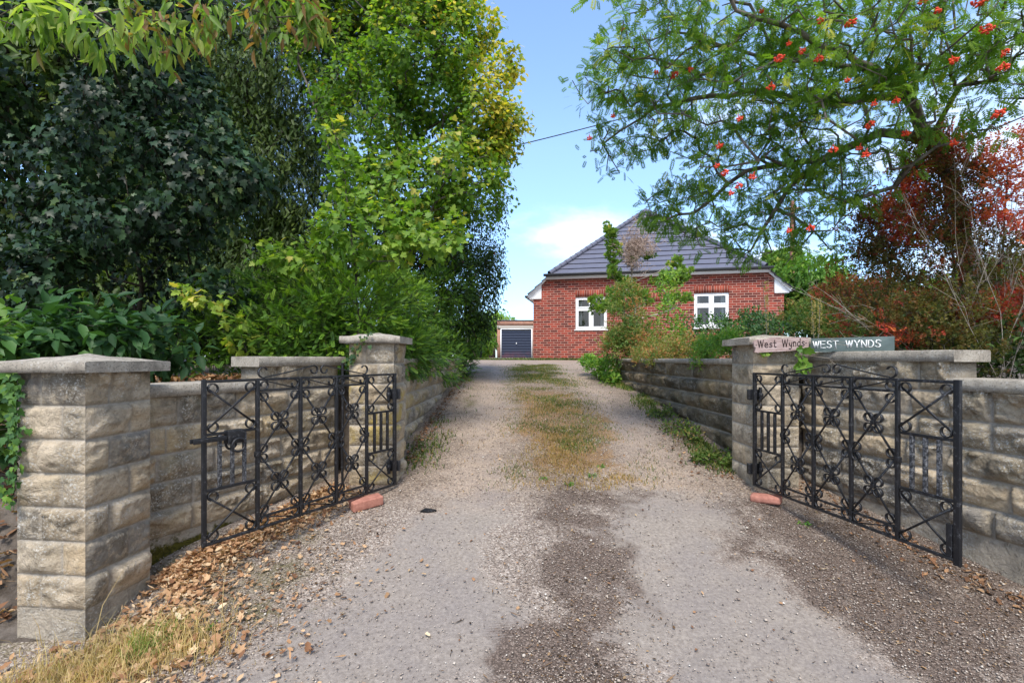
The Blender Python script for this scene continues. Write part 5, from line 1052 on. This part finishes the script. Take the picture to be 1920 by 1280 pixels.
for msk, tm in ((hf < .25, lv1), ((hf >= .25) & (hf < .5), oval(.26, -.45, .7)), ((hf >= .5) & (hf < .8), curl), (hf >= .8, oval(.10, -.5, .9))):
    k = msk.sum(); place_leaves(mb, tm, np.c_[x, y, gz0 + .012 + h][msk], np.c_[r.normal(size=(k, 2)), r.normal(0, .25, k)], nr[msk], s[msk] * 1.0, tn[msk])
tag(mb.build('fallen_leaves', LM['litter']), kind='stuff')
# gravel
mg_ = M('loose_gravel', .85, .25); mg_.base(mg_.ramp(mg_.attr('tone'), [(0, (.07, .055, .05)), (.3, (.22, .17, .14)), (.6, (.38, .31, .25)), (.85, (.48, .41, .34)), (1, (.66, .61, .54))]))
n = 110000; yy = 1.65 + 6.5 * r.uniform(0, 1, n) ** 1.5; xx = r.uniform(-1.9, 2.6, n)
tlx = np.abs(xx - (-.55 + .2 * (yy - 1.8))); trx = np.abs(xx - (.98 + .03 * (yy - 1.8))); onT = ((tlx < .36 + .12 * (3.3 - yy).clip(0)) | (trx < .28 + .16 * (3.2 - yy).clip(0))) & (yy < 3.25)
keep = scatter_ok(xx, yy) & ((~onT) | (r.uniform(size=n) < .2)) & (r.uniform(size=n) < .35 + fbm(xx * 3, yy * 3, 0, 88, 3)); xx, yy = xx[keep], yy[keep]; n = len(xx)
octv = np.array([(1, 0, 0), (-1, 0, 0), (0, 1, 0), (0, -1, 0), (0, 0, 1), (0, 0, -1)], float); octf = np.array([(0, 2, 4), (2, 1, 4), (1, 3, 4), (3, 0, 4), (2, 0, 5), (1, 2, 5), (3, 1, 5), (0, 3, 5)])
sz = r.lognormal(math.log(.0036), .40, n).clip(.002, .012); V = octv[None] * (sz[:, None, None] * r.uniform(.6, 1.3, (n, 6, 1))) * np.array([1, .8, .55]); a = r.uniform(0, 6.28, n); ca, sa = np.cos(a)[:, None], np.sin(a)[:, None]
V = np.stack([V[..., 0] * ca - V[..., 1] * sa, V[..., 0] * sa + V[..., 1] * ca, V[..., 2]], -1) + np.c_[xx, yy, ground_z(xx, yy) + .010 + sz * .3][:, None]
MB_g = MB().add(V.reshape(-1, 3), (np.arange(n)[:, None, None] * 6 + octf[None]).reshape(-1, 3), tone=np.repeat(r.beta(2.2, 2.0, n), 6)); tag(MB_g.build('gravel', mg_.m), kind='stuff')
# brown bits of leaf, twig and husk lying in the unworn strips
md2 = leaf_mat('leaf_debris', [(0, (.03, .02, .014)), (.35, (.10, .06, .035)), (.6, (.22, .13, .075)), (.85, (.42, .29, .18)), (1, (.60, .50, .38))], .05, .9, .1)
n = 60000; y = 1.55 + 9 * r.uniform(0, 1, n) ** 1.7; x = r.uniform(-1.9, 2.6, n); nn_ = fbm(x * 3.6, y * 3.6, 0, 37, 4) - .5; n2_ = fbm(x * 1.5, y * 1.5, 0, 38, 3) - .5
cm = np.interp(y, [1.6, 3.3, 4], [.2, .5, .5]); w = sstep(.55, .1, np.abs(x - cm) + nn_ * .8) * (.25 + 2.2 * (nn_ + .15)).clip(0, 1)
w = np.maximum(w, sstep(1.35, 1.7, x + .25 * (y - 2.4) + nn_ * .8) * (y < 3.6) * (.45 + 2 * nn_).clip(.1, 1)); w = np.maximum(w, sstep(-.6, -1.05, x + .3 * nn_) * .55); w = np.maximum(w, sstep(1.45, 1.7, x) * (y > 3.4) * .6)
ok = scatter_ok(x, y) & (r.uniform(size=n) < w); x, y = x[ok], y[ok]; n = len(x); k = r.uniform(size=n) < .72
V_ = np.c_[x, y, ground_z(x, y) + .013]; nr_ = np.c_[r.normal(0, .3, n), r.normal(0, .3, n), np.ones(n)]; tp_ = np.c_[r.normal(size=(n, 2)), r.normal(0, .15, n)]; tn_ = r.beta(1.5, 1.9, n); mb = MB()
place_leaves(mb, oval(.30, -.2, .3), V_[k], tp_[k], nr_[k], r.lognormal(math.log(.0085), .4, k.sum()).clip(.003, .022), tn_[k]); k = ~k
place_leaves(mb, oval(.05, -.1, .5), V_[k], tp_[k], nr_[k], r.lognormal(math.log(.020), .5, k.sum()).clip(.005, .07), tn_[k]); tag(mb.build('leaf_debris', md2), kind='stuff')
# grasses and weeds
def blades(name, x, y, hgt, w, tone, mat, lean=.5, zoff=.0):
    n = len(x); z = ground_z(x, y) + zoff; a = r.uniform(0, 6.28, n); d = np.c_[np.cos(a), np.sin(a)] * (lean * hgt * r.uniform(.2, 1.2, n))[:, None]; sd = np.c_[-np.sin(a), np.cos(a)] * w * .5
    b = np.c_[x, y, z]; V = np.stack([b - np.c_[sd, np.zeros(n)], b + np.c_[sd, np.zeros(n)], b + np.c_[d * .3 + sd * .8, hgt * .6], b + np.c_[d * .3 - sd * .8, hgt * .6], b + np.c_[d, hgt * .95]], 1)
    f = np.arange(n)[:, None] * 5; mb = MB(); mb.add(V.reshape(-1, 3), f + np.array([0, 1, 2, 3]), tone=np.repeat(tone, 5)); mb.f.append(f + np.array([3, 2, 4])); return tag(mb.build(name, LM[mat]), kind='stuff')
n = 4200; x = r.normal(-1.72, .17, n); y = r.normal(1.84, .10, n); x[:2000] = r.normal(-1.5, .16, 2000); y[:2000] = r.normal(1.97, .09, 2000); ok = ~((x < -1.84) & (y > 2.09)); x, y = x[ok], y[ok]; n = len(x)
tn = r.normal(.55, .2, n).clip(0, .88); tn = np.where((np.hypot(x + 1.5, y - 1.98) < .10) & (r.uniform(size=n) < .7), 1.0, tn)
blades('dry_grass', x, y, r.uniform(.025, .05, n) * r.lognormal(.4, .45, n), .0026, tn, 'straw', 1.0)
n = 80000; y = 3.4 + 9 * r.uniform(0, 1, n) ** 1.2; x = r.normal(.52, .30, n); ok = r.uniform(size=n) < (fbm(x * 2.2, y * 2.2, 0, 91, 3) - .30) * 2.4 * sstep(3.2, 4.2, y + fbm(x * 5, y * 5, 0, 92, 3) - .5); x, y = x[ok], y[ok]; n = len(x); gp = fbm(x * 1.6, y * 1.6, 0, 93, 3)
blades('drive_grass', x, y, r.uniform(.012, .04, n), .005, np.where(r.uniform(size=n) < .25 + .6 * sstep(.56, .44, gp) * sstep(8, 5, y) + .2 * sstep(5, 4, y), r.uniform(.86, 1, n), r.uniform(0, .7, n)), 'grass', 1.2)
n = 16000; y = 3.7 + 5.2 * r.uniform(0, 1, n); sd = r.uniform(size=n) < .72; x = np.where(sd, 1.80 - .0 * y - np.abs(r.normal(0, .12, n)), -.75 + r.normal(0, .12, n)); ok = r.uniform(size=n) < (fbm(x * 2.6, y * 2.0, 0, 97, 3) - np.where(sd, .42, .50)) * 3; x, y = x[ok], y[ok]; n = len(x)
blades('verge_weeds', x, y, r.uniform(.015, .07, n), .009, r.uniform(0, .9, n), 'grass', 1.2)
n = 5000; y = r.uniform(15.2, 16.5, n); x = r.uniform(-3, 3.2, n); y = 15.75 - .2 * (x - .7) - np.abs(r.normal(0, .12, n)); blades('house_foot_grass', x, y, r.uniform(.02, .10, n), .02, r.uniform(0, .8, n), 'grass', .8)
plant('bushy green weeds round the far end of the right wall', [B(1120, 690, 8.6, 20, 16, .3), B(1145, 695, 8.2, 26, 26, .3), B(1150, 715, 7.8, 16, 14, .2), B(1105, 678, 9.2, 14, 9, .3)], 150, 12, .09, OVAL, .07, 'bright', 160, -.02, bed=False, name='weed_clump', cat='weeds')
plant('low green weeds spreading at the foot of the right pillar', [B(1345, 850, 4.05, 34, 9, .12), B(1315, 858, 3.95, 20, 6, .08), B(1370, 862, 3.85, 10, 8, .06)], 60, 7, .05, OVAL, .034, 'grass', 161, -.05, bed=False, name='weed_clump', cat='weeds')
plant('green weeds along the middle of the right wall foot', [B(1270, 800, 4.7, 26, 10, .14), B(1300, 815, 4.5, 18, 9, .12), B(1240, 775, 5.2, 26, 9, .15)], 80, 8, .06, OVAL, .036, 'grass', 162, -.02, bed=False, name='weed_clump', cat='weeds')
for i, (px, py, Y, lb) in enumerate(((1128, 872, 3.85, 'little green tuft in the middle of the drive, rightmost'), (1110, 895, 3.65, 'little green tuft below the others in the middle of the drive'), (1020, 899, 3.6, 'little green tuft left of the middle of the drive'), (1067, 915, 3.5, 'pale weed seedling at the end of the drive grass strip'), (395, 1165, 2.08, 'small green clover patch among the fallen leaves'), (1508, 992, 2.95, 'tiny green seedling in the dark dirt by the right gate'))):
    p = W(px, py, Y); z = float(ground_z(p[0], p[1])); q = (np.array((p[0], p[1], z + .012)), np.array((.035, .03, .008)), 1); tree('weed_tuft', lb, 'weed', (p[0], p[1], z), [[(p[0], p[1], z), (p[0], p[1], z + .01)]], [q], 10, 6, .015, OVAL, .020, LM['bright'], MAT_BARK, 170 + i, rtip=.0006, rmax=.002, seg=.03, jit=.002, tone=lambda p, t, r: t - .1, wood='stems')
